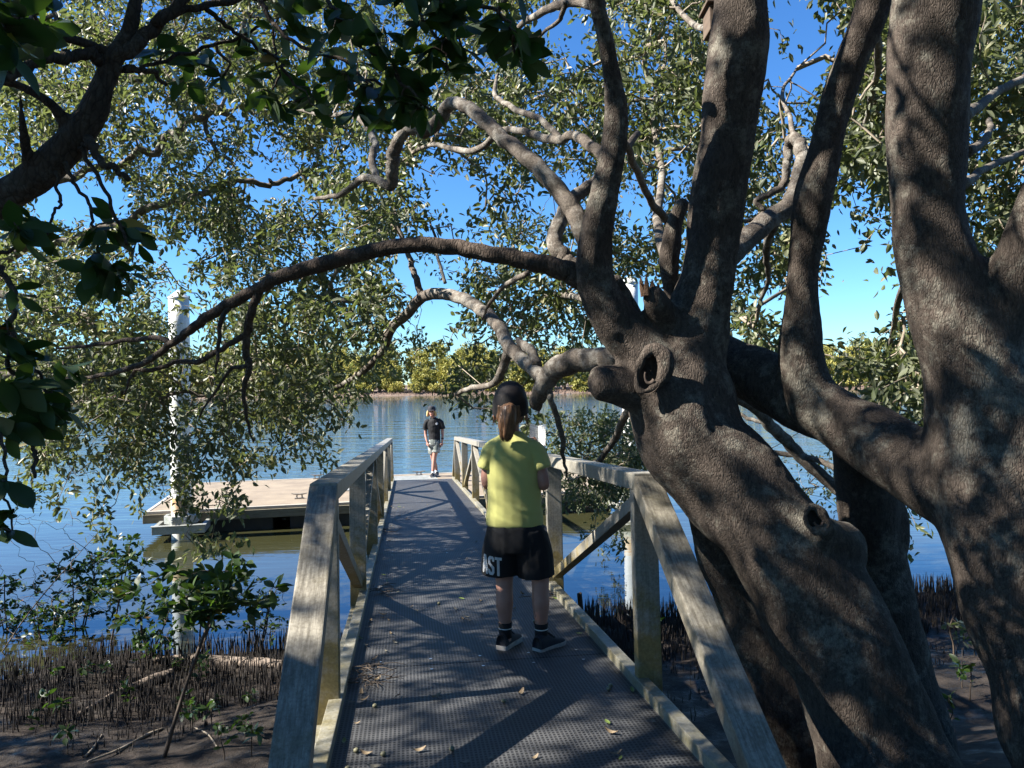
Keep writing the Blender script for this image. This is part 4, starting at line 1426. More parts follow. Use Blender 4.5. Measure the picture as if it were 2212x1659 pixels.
def shoe(parent, heel, ang, L_, W_, um, sm, base=0.0):
    """low canvas shoe: sole with a foxing edge and a dark upper"""
    hx, hy = heel
    prof = [(0, .34), (.06, .42), (.25, .40), (.45, .39), (.65, .47), (.82, .47), (.93, .36), (1.0, .12)]
    ca, sa = math.cos(ang), math.sin(ang)

    def P(u, v, z):
        return (hx + sa * u * L_ + ca * v, hy + ca * u * L_ - sa * v, base + z)
    out = [(u, w * W_) for u, w in prof] + [(u, -w * W_) for u, w in reversed(prof)]
    n = len(out)
    bb = MB()
    V = [P(u, v, 0.002) for u, v in out] + [P(u, v * 1.02, .028) for u, v in out]
    bb.add(V, [tuple(range(n))[::-1], tuple(range(n, 2 * n))] + [(i, (i + 1) % n, n + (i + 1) % n, n + i) for i in range(n)])
    s = link('sole', bb.mesh('sole', bevel=.003), sm, parent, local=True)
    bb = MB()
    prof2 = [(.01, .36, .085), (.06, .41, .095), (.2, .38, .098), (.34, .37, .09), (.5, .39, .07), (.68, .44, .052), (.84, .43, .043), (.95, .3, .034), (.99, .12, .03)]
    rows = []
    for u, w, h in prof2:
        rows.append([P(u, w * W_ * math.cos(a), .02 + (h - .02) * max(0, math.sin(a)) ** .7) for a in np.linspace(0, math.pi, 11)])
    V = [p for r in rows for p in r]
    fq = [(i * 11 + k, i * 11 + k + 1, (i + 1) * 11 + k + 1, (i + 1) * 11 + k) for i in range(len(rows) - 1) for k in range(10)]
    fq += [tuple(range(11)), tuple((len(rows) - 1) * 11 + k for k in range(10, -1, -1))]
    bb.add(V, fq)
    u = link('shoe_upper', bb.mesh('upper', smooth=True), um, parent, local=True)
    bb = MB()
    for k in range(4):
        uu, h = .36 + k * .09, .10 - k * .014
        v, f = sweep(np.array([P(uu, -.022, h - .012), P(uu + .015, 0, h), P(uu, .022, h - .012)]), .004, sides=5)
        bb.add(v, f)
    link('lace', bb.mesh('lace'), M['black_cloth'], u, local=True)


def cap_mesh(c, rx, ry, zb, zt, front, mesh_m, front_m):
    """six-panel dome; front=+1 faces +y"""
    n, r = 32, 9
    V = [(c[0], c[1], zt)]
    for j in range(1, r + 1):
        t = j / r * math.pi / 2
        for i in range(n):
            a = 2 * math.pi * i / n
            w = 1 - .012 * abs(math.cos(3 * a)) ** 8
            z = zb + (zt - zb) * math.cos(t) ** .85 if j < r else zb
            fr = math.sin(a) * front
            if fr > 0:
                z += .03 * math.sin(t) ** .7 * fr ** .6 * (1 if j < r else .4)
            V.append((c[0] + rx * w * math.sin(t) ** .8 * math.cos(a), c[1] + ry * w * math.sin(t) ** .8 * math.sin(a), z))
    fq, mi = [], []
    for i in range(n):
        fq.append((0, 1 + i, 1 + (i + 1) % n))
    for j in range(r - 1):
        for i in range(n):
            i2 = (i + 1) % n
            fq.append((1 + j * n + i, 1 + (j + 1) * n + i, 1 + (j + 1) * n + i2, 1 + j * n + i2))
    bb = MB()
    bb.add(V, fq)
    me = bb.mesh('cap', smooth=True)
    for p in me.polygons:
        if p.center.y * front > c[1] * front - .012:
            p.material_index = 1
    return me


def brim(c, rx, ry, z, front, m, parent, ln=.07):
    n = 16
    top = []
    for i in range(n + 1):
        a = math.pi * i / n
        top.append(((c[0] + rx * .97 * math.cos(a), c[1] + front * ry * .97 * math.sin(a), z + .004), (c[0] + rx * 1.0 * math.cos(a), c[1] + front * (ry * .97 * math.sin(a) + ln * math.sin(a) ** .7), z - .012 * (1 - math.sin(a)) - .012)))
    V = []
    for p, q in top:
        V += [p, q, (p[0], p[1], p[2] - .005), (q[0], q[1], q[2] - .004)]
    fq = []
    for i in range(n):
        a, b_ = 4 * i, 4 * i + 4
        fq += [(a, a + 1, b_ + 1, b_), (a + 2, b_ + 2, b_ + 3, a + 3), (a + 1, a + 3, b_ + 3, b_ + 1), (a, b_, b_ + 2, a + 2)]
    bb = MB()
    bb.add(V, fq)
    link('cap_brim', bb.mesh('brim', smooth=False), m, parent, local=True)


# --- the child with the sheet of paper, seen from behind
bx, by = .008, 4.13
deck_z = (glocal(.55, 4.13)).z
boy = empty('person', (bx, by, deck_z), Matrix.Rotation(R(-7), 3, 'Z'))
tag(boy, 'child in lime T-shirt and black shorts standing on the gangway, reading a paper', 'person')
ch = [
    # torso, neck, head
    [(.015, 0, .56, .12, .09), (.01, 0, .66, .118, .086), (0, 0, .78, .108, .078), (0, 0, .93, .12, .08), (-.004, 0, 1.05, .125, .075), (-.008, 0, 1.11, .08, .055), (-.012, .006, 1.16, .044, .046), (-.016, .014, 1.21, .043, .048), (-.018, .018, 1.24, .055, .07), (-.02, .018, 1.29, .074, .09), (-.02, .014, 1.34, .076, .094), (-.02, .012, 1.38, .062, .078), (-.02, .012, 1.402, .03, .04)],
    [(-.02, .06, 1.215, .03, .03), (-.02, .085, 1.205, .025, .02)],
    [(-.02, .10, 1.285, .009, .012), (-.02, .118, 1.262, .014, .013), (-.02, .10, 1.25, .012, .012)],
    [(-.102, .012, 1.225, .007, .012), (-.108, .005, 1.25, .008, .02), (-.104, .008, 1.272, .006, .012)],
    [(.062, .012, 1.225, .007, .012), (.068, .005, 1.25, .008, .02), (.064, .008, 1.272, .006, .012)],
    # legs
    [(-.06, 0, .64, .085, .09), (-.068, 0, .5, .07, .075), (-.066, .008, .38, .05, .054), (-.064, -.004, .32, .046, .05), (-.063, -.014, .25, .047, .052), (-.063, -.006, .17, .037, .04), (-.063, 0, .1, .03, .034), (-.063, 0, .04, .032, .04)],
    [(.085, 0, .64, .085, .09), (.112, 0, .5, .07, .075), (.128, .008, .38, .05, .054), (.13, -.004, .32, .046, .05), (.132, -.014, .25, .047, .052), (.131, -.006, .17, .037, .04), (.13, 0, .1, .03, .034), (.13, 0, .04, .032, .04)],
    # arms
    [(.075, 0, 1.075, .045, .048), (.118, -.002, 1.055, .038, .044), (.142, -.012, .97, .034, .037), (.155, -.022, .89, .032, .034), (.15, .03, .885, .03, .03), (.135, .12, .945, .026, .026), (.12, .19, 1.0, .02, .022)],
    [(-.085, 0, 1.075, .045, .048), (-.124, .002, 1.055, .038, .044), (-.146, .004, .97, .034, .037), (-.15, .0, .89, .032, .034), (-.13, .05, .885, .03, .03), (-.06, .13, .945, .026, .026), (.0, .20, 1.0, .02, .022)],
]
ch += hand_chains((.12, .195, 1.005), (-.1, .5, .75), (-.8, -.2, .3), (-.2, -.5, .6), .8, .35)
ch += hand_chains((.005, .205, 1.005), (.35, .45, .7), (.8, -.3, .2), (.1, -.5, .6), .8, .35)
me = chains_mesh(ch, .0052, 3, 'body', sides=16)
link('body', me, M['skin'], boy, local=True)
for s in (-1, 1):
    v, f = sweep(np.array([(-.02 + s * .028, .10, 1.302), (-.02 + s * .028, .108, 1.302)]), [.011, .007], sides=10)
    link('eye', MB().add(v, f).mesh('eye', smooth=True), M['eye'], boy, local=True)
v, f = sweep(np.array([(-.042, .098, 1.232), (-.02, .108, 1.23), (.002, .098, 1.232)]), [.002, .006, .002], sides=8)
link('mouth', MB().add(v, f).mesh('mouth', smooth=True), M['lip'], boy, local=True)
# T-shirt
ts = [
    [(-.004, 0, .665, .151, .108), (-.004, 0, .70, .15, .108), (-.004, 0, .80, .141, .100), (-.006, 0, .92, .141, .1), (-.008, 0, 1.02, .142, .098), (-.01, 0, 1.075, .135, .088), (-.012, .002, 1.115, .105, .072), (-.013, .004, 1.143, .066, .058), (-.013, .006, 1.152, .056, .054)],
    [(-.07, 0, 1.085, .05, .058), (-.118, 0, 1.062, .05, .062), (-.142, 0, 1.02, .044, .064), (-.158, 0, .972, .04, .066)],
    [(.055, 0, 1.085, .05, .058), (.105, 0, 1.062, .05, .062), (.135, -.004, 1.02, .045, .064), (.155, -.01, .968, .042, .066)],
]
me = chains_mesh(ts, .0058, 9, 'shirt', sides=20)


def wrinkle(p, n):
    w = .005 + .003 * noise.noise(Vector((p.x * 9, p.y * 9, p.z * 13))) * min(1, max(0.1, (p.z - .665) / .05))
    low = max(0, 1 - (p.z - .66) / .22)
    w += .004 * low * noise.noise(Vector((p.x * 5 + 3, p.y * 6, p.z * 40 + p.x * 14))) * min(1, max(0, (p.z - .675) / .03))
    w += .003 * noise.noise(Vector((p.x * 22 + p.z * 14, p.y * 12, p.z * 10)))
    return w


displace(me, wrinkle)
link('t_shirt', me, M['lime'], boy, local=True)
bb = MB()
a = np.linspace(0, 2 * math.pi, 33)
v, f = sweep(np.array([(-.013 + .056 * math.cos(t), .006 + .053 * math.sin(t), 1.151 + .006 * math.sin(t)) for t in a]), .007, sides=8, cap=False)
bb.add(v, f)
link('collar', bb.mesh('collar', smooth=True), M['lime'], boy, local=True)
sh = [
    [(-.002, 0, .72, .132, .098), (0, 0, .66, .150, .112), (.006, 0, .58, .168, .118), (.008, 0, .53, .17, .112)],
    [(-.055, 0, .63, .105, .105), (-.08, 0, .53, .1, .105), (-.088, 0, .45, .098, .104), (-.09, 0, .403, .099, .104)],
    [(.065, 0, .63, .105, .105), (.092, 0, .53, .1, .105), (.104, 0, .45, .098, .104), (.108, 0, .392, .098, .104)],
]
me = chains_mesh(sh, .0058, 3, 'shorts', sides=20)
displace(me, lambda p, n: .006 * noise.noise(Vector((p.x * 16, p.y * 14, p.z * 5))) + .002 * noise.noise(p * 30))
shorts = link('shorts', me, M['black_cloth'], boy, local=True)
bvh = BVHTree.FromPolygons([v.co[:] for v in me.vertices], [p.vertices[:] for p in me.polygons])


def seg_in(x, y, a, b_, w):
    ax, ay = a
    bx_, by_ = b_
    dx, dy = bx_ - ax, by_ - ay
    t = max(0, min(1, ((x - ax) * dx + (y - ay) * dy) / (dx * dx + dy * dy + 1e-9)))
    return math.hypot(x - ax - t * dx, y - ay - t * dy) < w


GLYPH = {
    'A': [((.12, 0.07), (.5, .95)), ((.88, 0.07), (.5, .95)), ((.28, .32), (.72, .32))],
    'S': [((.85, .80), (.72, .92)), ((.72, .92), (.35, .92)), ((.35, .92), (.15, .78)), ((.15, .78), (.2, .62)), ((.2, .62), (.8, .40)), ((.8, .40), (.86, .22)), ((.86, .22), (.68, .08)), ((.68, .08), (.32, .08)), ((.32, .08), (.12, .22))],
    'T': [((.02, .93), (.98, .93)), ((.5, .9), (.5, .06))],
}


def letter(chh, x0, z0, w, h, slant):
    nx, nz = 22, 48
    V, fq, idx = [], [], {}

    def vid(i, k):
        if (i, k) not in idx:
            u, t = i / nx, k / nz
            x, z = x0 + u * w, z0 + t * h + slant * (x0 + u * w)
            hit = bvh.ray_cast(Vector((x, -.6, z)), Vector((0, 1, 0)))
            y = hit[0].y - .0022 if hit[0] is not None else -.09
            idx[(i, k)] = len(V)
            V.append((x, y, z))
        return idx[(i, k)]
    for i in range(nx):
        for k in range(nz):
            u, t = (i + .5) / nx * (w / h), (k + .5) / nz
            if any(seg_in(u, t, (a[0] * w / h, a[1]), (c[0] * w / h, c[1]), .075) for a, c in GLYPH[chh]):
                fq.append((vid(i, k), vid(i + 1, k), vid(i + 1, k + 1), vid(i, k + 1)))
    bb = MB()
    bb.add(V, fq)
    link('letter', bb.mesh('letter_' + chh), M['white_print'], shorts, local=True)


letter('A', -.172, .404, .033, .098, -.12)
letter('S', -.137, .404, .035, .098, -.12)
letter('T', -.099, .404, .037, .098, -.12)
for s, c in ((-1, (-.063, 0)), (1, (.131, 0))):
    v, f = sweep(np.array([(c[0], c[1], z) for z in (.06, .09, .12, .142)]), [.036, .035, .0355, .0385], [.042, .039, .038, .041], sides=20)
    o = link('sock', MB().add(v, f).mesh('sock', smooth=True), M['black_cloth'], boy, local=True)
    v, f = sweep(np.array([(c[0], c[1], z) for z in (.108, .1135)]), [.0368, .0368], [.0396, .0396], sides=20, cap=False)
    link('sock_stripe', MB().add(v, f).mesh('sock_stripe', smooth=True), M['white_print'], o, local=True)
shoe(boy, (-.082, -.045), R(20), .215, .086, M['navy_canvas'], M['sole'], -.002)
shoe(boy, (.108, -.058), R(38), .22, .088, M['navy_canvas'], M['sole'], -.006)
me = cap_mesh((-.02, .008), .098, .11, 1.262, 1.422, 1, None, None)
tilt = Matrix.Translation((0, 0, 1.3)) @ Matrix.Rotation(R(13), 4, 'X') @ Matrix.Translation((0, 0, -1.3))
me.transform(tilt)
link('cap', me, [M['black_mesh'], M['tan_cloth']], boy, local=True)
brim((-.02, .008), .095, .105, 1.275, 1, M['tan_cloth'], boy)
[c for c in boy.children if c.name.startswith('cap_brim')][0].data.transform(tilt)
# hair: scalp under the cap, ponytail with strands, loose wisps at the ears
hc = [[(-.02, .0, 1.22, .06, .07), (-.02, -.012, 1.25, .08, .088), (-.02, -.008, 1.30, .085, .098)],
      [(-.016, -.075, 1.298, .03, .03), (-.012, -.108, 1.285, .037, .034), (-.01, -.118, 1.245, .037, .032), (-.016, -.116, 1.2, .032, .026), (-.024, -.108, 1.155, .028, .02), (-.032, -.098, 1.122, .01, .008)]]
me = chains_mesh(hc, .005, 2, 'hair', sides=16)
displace(me, lambda p, n: .006 * noise.noise(Vector((p.x * 70, p.y * 40, p.z * 12))))
hair = link('hair', me, M['hair'], boy, local=True)
bb = MB()
for k in range(70):
    a = random.uniform(0, math.pi)
    ph = random.uniform(-.6, .6)
    pth = []
    for t in np.linspace(0, 1, 8):
        w = .037 * math.sin(math.pi * (.18 + .72 * t)) + .006
        pth.append((-.014 + math.cos(a + ph * t) * w * 1.05 - .018 * t + .006 * math.sin(t * 9 + a * 5) * t, -.085 - .03 * math.sin(min(1, t * 2) * math.pi / 2) - math.sin(a + ph * t) * w * .55 + .01 * t, 1.305 - .19 * t * random.uniform(.92, 1.0)))
    v, f = sweep(np.array(pth), [.0015, .0028, .003, .003, .0028, .0024, .0018, .0008], sides=4)
    bb.add(v, f)
for k in range(0):    # loops of the tie
    cc = [(-.012 + .036 * math.cos(t), -.135 - .006 * k + .01 * math.sin(t * 2), 1.268 + .02 * math.sin(t) - .008 * k) for t in np.linspace(-.4, math.pi + .6, 12)]
    v, f = sweep(np.array(cc), .006, sides=6)
    bb.add(v, f)
for s in (-1, 1):
    for k in range(14):
        x0 = -.02 + s * .085
        cc = [(x0 + random.uniform(-.004, .004), random.uniform(-.03, .03), 1.26), (x0 + s * random.uniform(0, .014), random.uniform(-.02, .04), 1.225), (x0 + s * random.uniform(-.012, .02), random.uniform(0, .05), 1.19 + random.uniform(0, .02))]
        v, f = sweep(catmull(cc, 3), .0009, sides=3)
        bb.add(v, f)
link('hair_strand', bb.mesh('hair_strand', smooth=True), M['hair'], hair, local=True)
# the paper in the child's hands
fold = [(.052, .262, 1.055), (.1, .285, 1.045), (.146, .255, 1.052)]
topv = [(.056, .315, 1.192), (.1, .335, 1.175), (.147, .305, 1.187)]
pv = []
for row in range(7):
    t = row / 6
    for c0, c1 in zip(fold, topv):
        pv.append(tuple(a_ * (1 - t) + b_ * t + (.006 * math.sin(t * 5) if j == 1 else 0) for j, (a_, b_) in enumerate(zip(c0, c1))))
pf = [(r * 3 + c, r * 3 + c + 1, (r + 1) * 3 + c + 1, (r + 1) * 3 + c) for r in range(6) for c in range(2)]
bb = MB()
bb.add([FRAME[boy.name] @ Vector(p) for p in pv], pf)
me = bb.mesh('paper')
uv = me.uv_layers.new(name='uv')
for lp in me.loops:
    i = lp.vertex_index
    uv.data[lp.index].uv = ((i % 3) / 2, (i // 3) / 6)
po = link('paper_sheet', me, M['paper'])
so = po.modifiers.new('thickness', 'SOLIDIFY')
so.thickness = .0006
tag(po, 'folded white printed sheet held up in front of the child in the lime shirt', 'paper')

# --- the person on the pontoon
pp = pt(936, 1028, 18.2)
per = empty('person', (pp.x, 18.2, PZ))
tag(per, 'fair-haired person in black T-shirt, grey shorts and dark cap walking on the pontoon deck', 'person')
ch = [
    [(.04, 0, .74, .13, .1), (.04, 0, .86, .125, .095), (.038, 0, 1.0, .12, .09), (.032, 0, 1.18, .145, .1), (.025, 0, 1.3, .155, .09), (.015, 0, 1.37, .09, .065), (.005, -.005, 1.41, .052, .052), (-.008, -.012, 1.45, .05, .055), (-.014, -.018, 1.475, .06, .08), (-.015, -.015, 1.53, .074, .098), (-.015, -.01, 1.58, .078, .1), (-.015, -.008, 1.62, .06, .08), (-.015, -.008, 1.64, .03, .04)],
    [(-.015, -.07, 1.435, .03, .03), (-.015, -.095, 1.425, .025, .02)],
    [(-.015, -.105, 1.52, .009, .012), (-.015, -.128, 1.49, .014, .013), (-.015, -.108, 1.478, .012, .012)],
    [(-.098, -.005, 1.49, .008, .015), (-.1, 0, 1.52, .008, .02), (-.097, 0, 1.54, .006, .012)],
    [(.068, -.005, 1.49, .008, .015), (.07, 0, 1.52, .008, .02), (.067, 0, 1.54, .006, .012)],
    [(-.03, 0, .8, .09, .095), (-.025, .02, .66, .076, .08), (-.02, .05, .5, .055, .058), (.0, .1, .38, .052, .056), (.035, .15, .25, .045, .05), (.055, .19, .13, .033, .038), (.06, .2, .06, .034, .044)],
    [(.1, 0, .8, .09, .095), (.075, -.02, .66, .076, .08), (.045, -.045, .5, .055, .058), (.03, -.045, .38, .052, .058), (.015, -.05, .25, .046, .052), (.0, -.06, .13, .033, .038), (-.005, -.06, .06, .034, .044)],
    [(-.09, 0, 1.32, .055, .055), (-.14, 0, 1.28, .05, .05), (-.165, .005, 1.12, .038, .04), (-.168, .01, 1.0, .033, .036), (-.15, -.03, .9, .029, .03), (-.125, -.06, .82, .021, .024)],
    [(.13, 0, 1.32, .055, .055), (.19, 0, 1.28, .05, .05), (.225, .005, 1.12, .038, .04), (.232, .01, 1.0, .033, .036), (.23, -.02, .9, .029, .03), (.222, -.04, .82, .021, .024)],
]
ch += hand_chains((-.123, -.063, .815), (.15, -.15, -1), (.8, .3, 0), (.3, -1, 0), 1.0, .5)
ch += hand_chains((.222, -.041, .815), (-.06, -.1, -1), (-.8, .3, 0), (-.3, -1, 0), 1.0, .5)
me = chains_mesh(ch, .0062, 3, 'body', sides=16)
link('body', me, M['skin'], per, local=True)
for s in (-1, 1):
    v, f = sweep(np.array([(-.015 + s * .03, -.104, 1.535), (-.015 + s * .03, -.112, 1.535)]), [.013, .008], sides=10)
    link('eye', MB().add(v, f).mesh('eye', smooth=True), M['eye'], per, local=True)
v, f = sweep(np.array([(-.042, -.104, 1.453), (-.015, -.115, 1.45), (.012, -.104, 1.453)]), [.002, .007, .002], sides=8)
link('mouth', MB().add(v, f).mesh('mouth', smooth=True), M['lip'], per, local=True)
ts = [
    [(.04, 0, .775, .142, .115), (.04, 0, .85, .14, .112), (.038, 0, 1.0, .138, .106), (.032, 0, 1.18, .16, .112), (.026, 0, 1.29, .165, .1), (.018, 0, 1.35, .12, .08), (.01, -.002, 1.39, .07, .062)],
    [(-.08, 0, 1.32, .066, .064), (-.145, 0, 1.28, .06, .064), (-.172, .004, 1.19, .058, .066), (-.182, .006, 1.11, .058, .066)],
    [(.125, 0, 1.32, .066, .064), (.195, 0, 1.28, .06, .064), (.23, .004, 1.19, .058, .066), (.244, .006, 1.12, .058, .066)],
]
me = chains_mesh(ts, .008, 4, 'shirt', sides=18)
displace(me, lambda p, n: .008 * noise.noise(Vector((p.x * 9, p.y * 9, p.z * 12))) + .004 * noise.noise(p * 22))
tsh = link('t_shirt', me, M['black_cloth'], per, local=True)
bv2 = BVHTree.FromPolygons([v.co[:] for v in me.vertices], [p.vertices[:] for p in me.polygons])
V, fq = [], []
for (cx, cz, r) in ((.095, 1.255, .017), (.115, 1.272, .013), (.125, 1.247, .012), (.108, 1.232, .011), (.085, 1.24, .008)):
    k0 = len(V)
    for t in np.linspace(0, 2 * math.pi, 11)[:-1]:
        x, z = cx + r * math.cos(t) * (1 + .3 * math.sin(3 * t)), cz + r * math.sin(t)
        h = bv2.ray_cast(Vector((x, -.6, z)), Vector((0, 1, 0)))
        V.append((x, (h[0].y if h[0] else -.1) - .004 - .001 * len(fq), z))
    fq.append(tuple(range(k0, k0 + 10)))
link('chest_print', MB().add(V, fq).mesh('print'), M['white_print'], tsh, local=True)
sh = [
    [(.04, 0, .9, .13, .105), (.038, 0, .82, .145, .118), (.036, 0, .75, .15, .115)],
    [(-.03, 0, .8, .1, .11), (-.03, .02, .68, .092, .105), (-.03, .035, .545, .09, .098)],
    [(.1, 0, .8, .1, .11), (.085, -.015, .68, .095, .105), (.07, -.03, .565, .092, .1)],
]
me = chains_mesh(sh, .008, 3, 'shorts', sides=18)
link('shorts', me, M['grey_cloth'], per, local=True)
shoe(per, (.075, .24), R(184), .27, .1, M['navy_canvas'], M['sole'])
shoe(per, (.005, -.005), R(190), .27, .1, M['navy_canvas'], M['sole'])
for c in ((.057, .195), (-.002, -.06)):
    v, f = sweep(np.array([(c[0], c[1], z) for z in (.06, .09, .125)]), [.038, .038, .038], [.044, .042, .041], sides=16)
    link('sock', MB().add(v, f).mesh('sock', smooth=True), M['white_print'], per, local=True)
me = cap_mesh((-.015, -.008), .098, .112, 1.575, 1.668, -1, None, None)
link('cap', me, [M['navy_canvas'], M['navy_canvas']], per, local=True)
brim((-.015, -.008), .098, .11, 1.578, -1, M['navy_canvas'], per, .075)
hc = [[(-.015, .03, 1.44, .085, .06), (-.015, .025, 1.5, .098, .075), (-.015, .015, 1.57, .095, .092)],
      [(-.088, -.035, 1.56, .028, .04), (-.108, -.03, 1.5, .032, .045), (-.11, -.03, 1.44, .03, .04), (-.1, -.03, 1.415, .014, .02)],
      [(.058, -.035, 1.56, .028, .04), (.078, -.03, 1.5, .032, .045), (.08, -.03, 1.445, .03, .04), (.07, -.03, 1.43, .014, .02)]]
me = chains_mesh(hc, .007, 2, 'hair', sides=14)
displace(me, lambda p, n: .007 * noise.noise(Vector((p.x * 60, p.y * 40, p.z * 12))))
link('hair', me, M['hair_blond'], per, local=True)
v, f = sweep(np.array([(.2305, -.022, .905), (.229, -.027, .878)]), [.034, .033], sides=16)
link('wristband', MB().add(v, f).mesh('wristband'), M['black_cloth'], per, local=True)

# ------------------------------------------------------------------ far shore
def far_tree(kind):
    h = {'round': 8.2, 'tall': 11.6, 'grey': 14.0, 'bush': 2.6}[kind]
    w = {'round': 4.6, 'tall': 5.2, 'grey': 4.6, 'bush': 2.4}[kind]
    nm = {'round': 'mangrove_tree', 'tall': 'mangrove_tree', 'grey': 'bushland_tree', 'bush': 'mangrove_bush'}[kind]
    root = empty(nm, (0, 0, 0))
    bb = MB()
    if kind == 'bush':
        for k in range(3):
            a = random.uniform(0, 6.28)
            v, f = sweep(np.array([(0, 0, -.3), (math.cos(a) * .3, math.sin(a) * .3, .8), (math.cos(a) * .6, math.sin(a) * .6, 1.6)]), [.06, .05, .03], sides=5)
            bb.add(v, f)
    else:
        for k in range(4):
            a = k * 1.57 + random.uniform(-.4, .4)
            rr = w * .35
            v, f = sweep(catmull([(math.cos(a) * .3, math.sin(a) * .3, -.5), (math.cos(a) * .5, math.sin(a) * .5, h * .2), (math.cos(a) * rr * .6, math.sin(a) * rr * .6, h * .45), (math.cos(a) * rr, math.sin(a) * rr, h * .78)], 3), np.linspace(.16, .05, 10), sides=6)
            bb.add(v, f)
    link('trunk', bb.mesh('trunk', smooth=True), M['twig'], root, local=True)
    n_c = {'round': 70, 'tall': 74, 'grey': 46, 'bush': 18}[kind]
    C = []
    while len(C) < n_c:
        p = np.array([random.uniform(-1, 1) for _ in range(3)])
        if np.dot(p, p) > 1 or (np.dot(p, p) < .3 and p[2] > -.3):
            continue
        z = h * .55 + p[2] * h * (.45 if kind != 'grey' else .4)
        if kind == 'bush':
            z = h * .5 + p[2] * h * .5
        C.append((p[0] * w * .62, p[1] * w * .62, z))
    C = np.array(C)
    k = 34
    P = np.repeat(C, k, 0) + rng.normal(0, .42 if kind != 'bush' else .3, (n_c * k, 3)) * [1, 1, .75]
    D = unit(rng.normal(0, 1, P.shape) + [0, 0, -.2])
    N_ = unit(rng.normal(0, .6, P.shape) + [0, 0, .8])
    Ln = rng.uniform(.4, .75, len(P))
    V, fs, kv = leaf_arrays(P, D, N_, Ln, Ln * .55)
    ti = np.repeat(np.clip(np.repeat(rng.uniform(0, .8, n_c), k) + rng.uniform(0, .35, len(P)), 0, 1), kv)
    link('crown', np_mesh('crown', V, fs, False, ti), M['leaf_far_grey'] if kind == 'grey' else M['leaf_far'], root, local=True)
    return root


def copy_tree(o, loc, rz, s):
    r = o.copy()
    scene.collection.objects.link(r)
    r.location = loc
    r.rotation_euler = (0, 0, rz)
    r.scale = (s * random.uniform(.9, 1.15), s * random.uniform(.9, 1.15), s)
    for c in o.children:
        k = c.copy()
        k.parent = r
        scene.collection.objects.link(k)
    return r


far_info = {
    'bush': ('low yellow-green mangrove bush at the foot of the trees on the far bank', 'bush', 'low bushes along the far bank'),
    'round': ('rounded yellow-green mangrove in the front row on the far bank', 'tree', 'front row of mangroves on the far bank'),
    'tall': ('taller olive mangrove in the second row on the far bank', 'tree', 'second row of mangroves on the far bank'),
    'grey': ('tall grey-green bushland tree rising behind the far mangroves', 'tree', 'bushland trees behind the far mangroves'),
}
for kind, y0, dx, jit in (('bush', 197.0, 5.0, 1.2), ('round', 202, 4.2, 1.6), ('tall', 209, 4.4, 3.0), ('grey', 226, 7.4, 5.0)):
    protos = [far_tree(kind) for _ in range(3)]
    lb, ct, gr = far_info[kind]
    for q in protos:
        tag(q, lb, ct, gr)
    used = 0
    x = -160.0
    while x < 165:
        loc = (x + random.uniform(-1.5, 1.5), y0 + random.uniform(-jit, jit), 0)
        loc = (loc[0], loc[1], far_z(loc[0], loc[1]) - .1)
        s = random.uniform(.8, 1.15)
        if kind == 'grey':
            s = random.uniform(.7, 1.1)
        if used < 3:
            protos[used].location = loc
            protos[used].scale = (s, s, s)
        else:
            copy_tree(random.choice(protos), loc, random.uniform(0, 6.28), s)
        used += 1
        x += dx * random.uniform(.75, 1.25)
# reedy fringe of aerial roots on the far bank
P = np.stack([rng.uniform(-170, 170, 9000), rng.uniform(193.5, 200, 9000)], 1)
Z = np.array([far_z(x, y) for x, y in P])
Pb = np.column_stack([P, Z - .05])
D = unit(np.column_stack([rng.normal(0, .15, (9000, 2)), np.ones(9000)]))
V, fs, kv = leaf_arrays(Pb, D, unit(rng.normal(0, 1, (9000, 3)) * [1, 1, .1]), rng.uniform(.2, .6, 9000), rng.uniform(.1, .25, 9000))
M['reed'] = mat('far_root_fringe', (.24, .16, .12), (.13, .09, .065), scale=.4, rough=.9)
tag(link('far_root_fringe', np_mesh('far_root_fringe', V, fs, False), M['reed']), 'brownish fringe of aerial roots along the water edge of the far bank', 'root fringe', kind='stuff')

# ------------------------------------------------------------------ near bank: aerial roots, saplings, logs, sticks
def pneu(n):
    out = []
    while len(out) < n:
        x = random.uniform(-7.5, 8.5)
        e = random.gauss(-.75, .75) if random.random() < .78 else random.uniform(-3.8, .3)
        if e > .55:
            continue
        y = shore(x) + e
        if y < 3.2:
            continue
        if -.95 - .137 * (y - 4) < x < 1.15 - .137 * (y - 4) and random.random() < .8:
            continue
        if e < -1.6 and noise.noise(Vector((x * .8, y * .8, 2))) < .05:
            continue
        out.append((x, y, e))
    return out


pn = pneu(14000)
n = len(pn)
B_ = np.array([(x, y, ground_z(x, y) - .02) for x, y, e in pn])
H = np.array([random.uniform(.07, .2) if e > -1.7 else random.uniform(.03, .11) for x, y, e in pn])
H += np.array([.05 if e > -.2 else 0 for _, _, e in pn])
lean = rng.normal(0, .10, (n, 2))
sd = 4
V = []
for t, rr in ((0, 1.0), (.55, .85), (1, .28)):
    c = B_ + np.column_stack([lean * (H * t)[:, None], H * t])
    for k in range(sd):
        a = 2 * math.pi * k / sd
        r = (.0035 + .0018 * (H / .15)) * rr
        V.append(c + np.column_stack([r * math.cos(a), r * math.sin(a), 0 * r]))
V = np.stack(V, 1).reshape(-1, 3)
base = (np.arange(n) * 12)[:, None]
q = [base + np.array([s * 4 + k, s * 4 + (k + 1) % 4, (s + 1) * 4 + (k + 1) % 4, (s + 1) * 4 + k]) for s in range(2) for k in range(4)]
q.append(base + np.array([8, 9, 10, 11]))
tag(link('aerial_root_carpet', np_mesh('aerial_roots', V, [np.concatenate(q)], True), M['pneu']), 'dense carpet of dark pencil-like aerial roots in the mud at the water edge', 'aerial roots', kind='stuff')


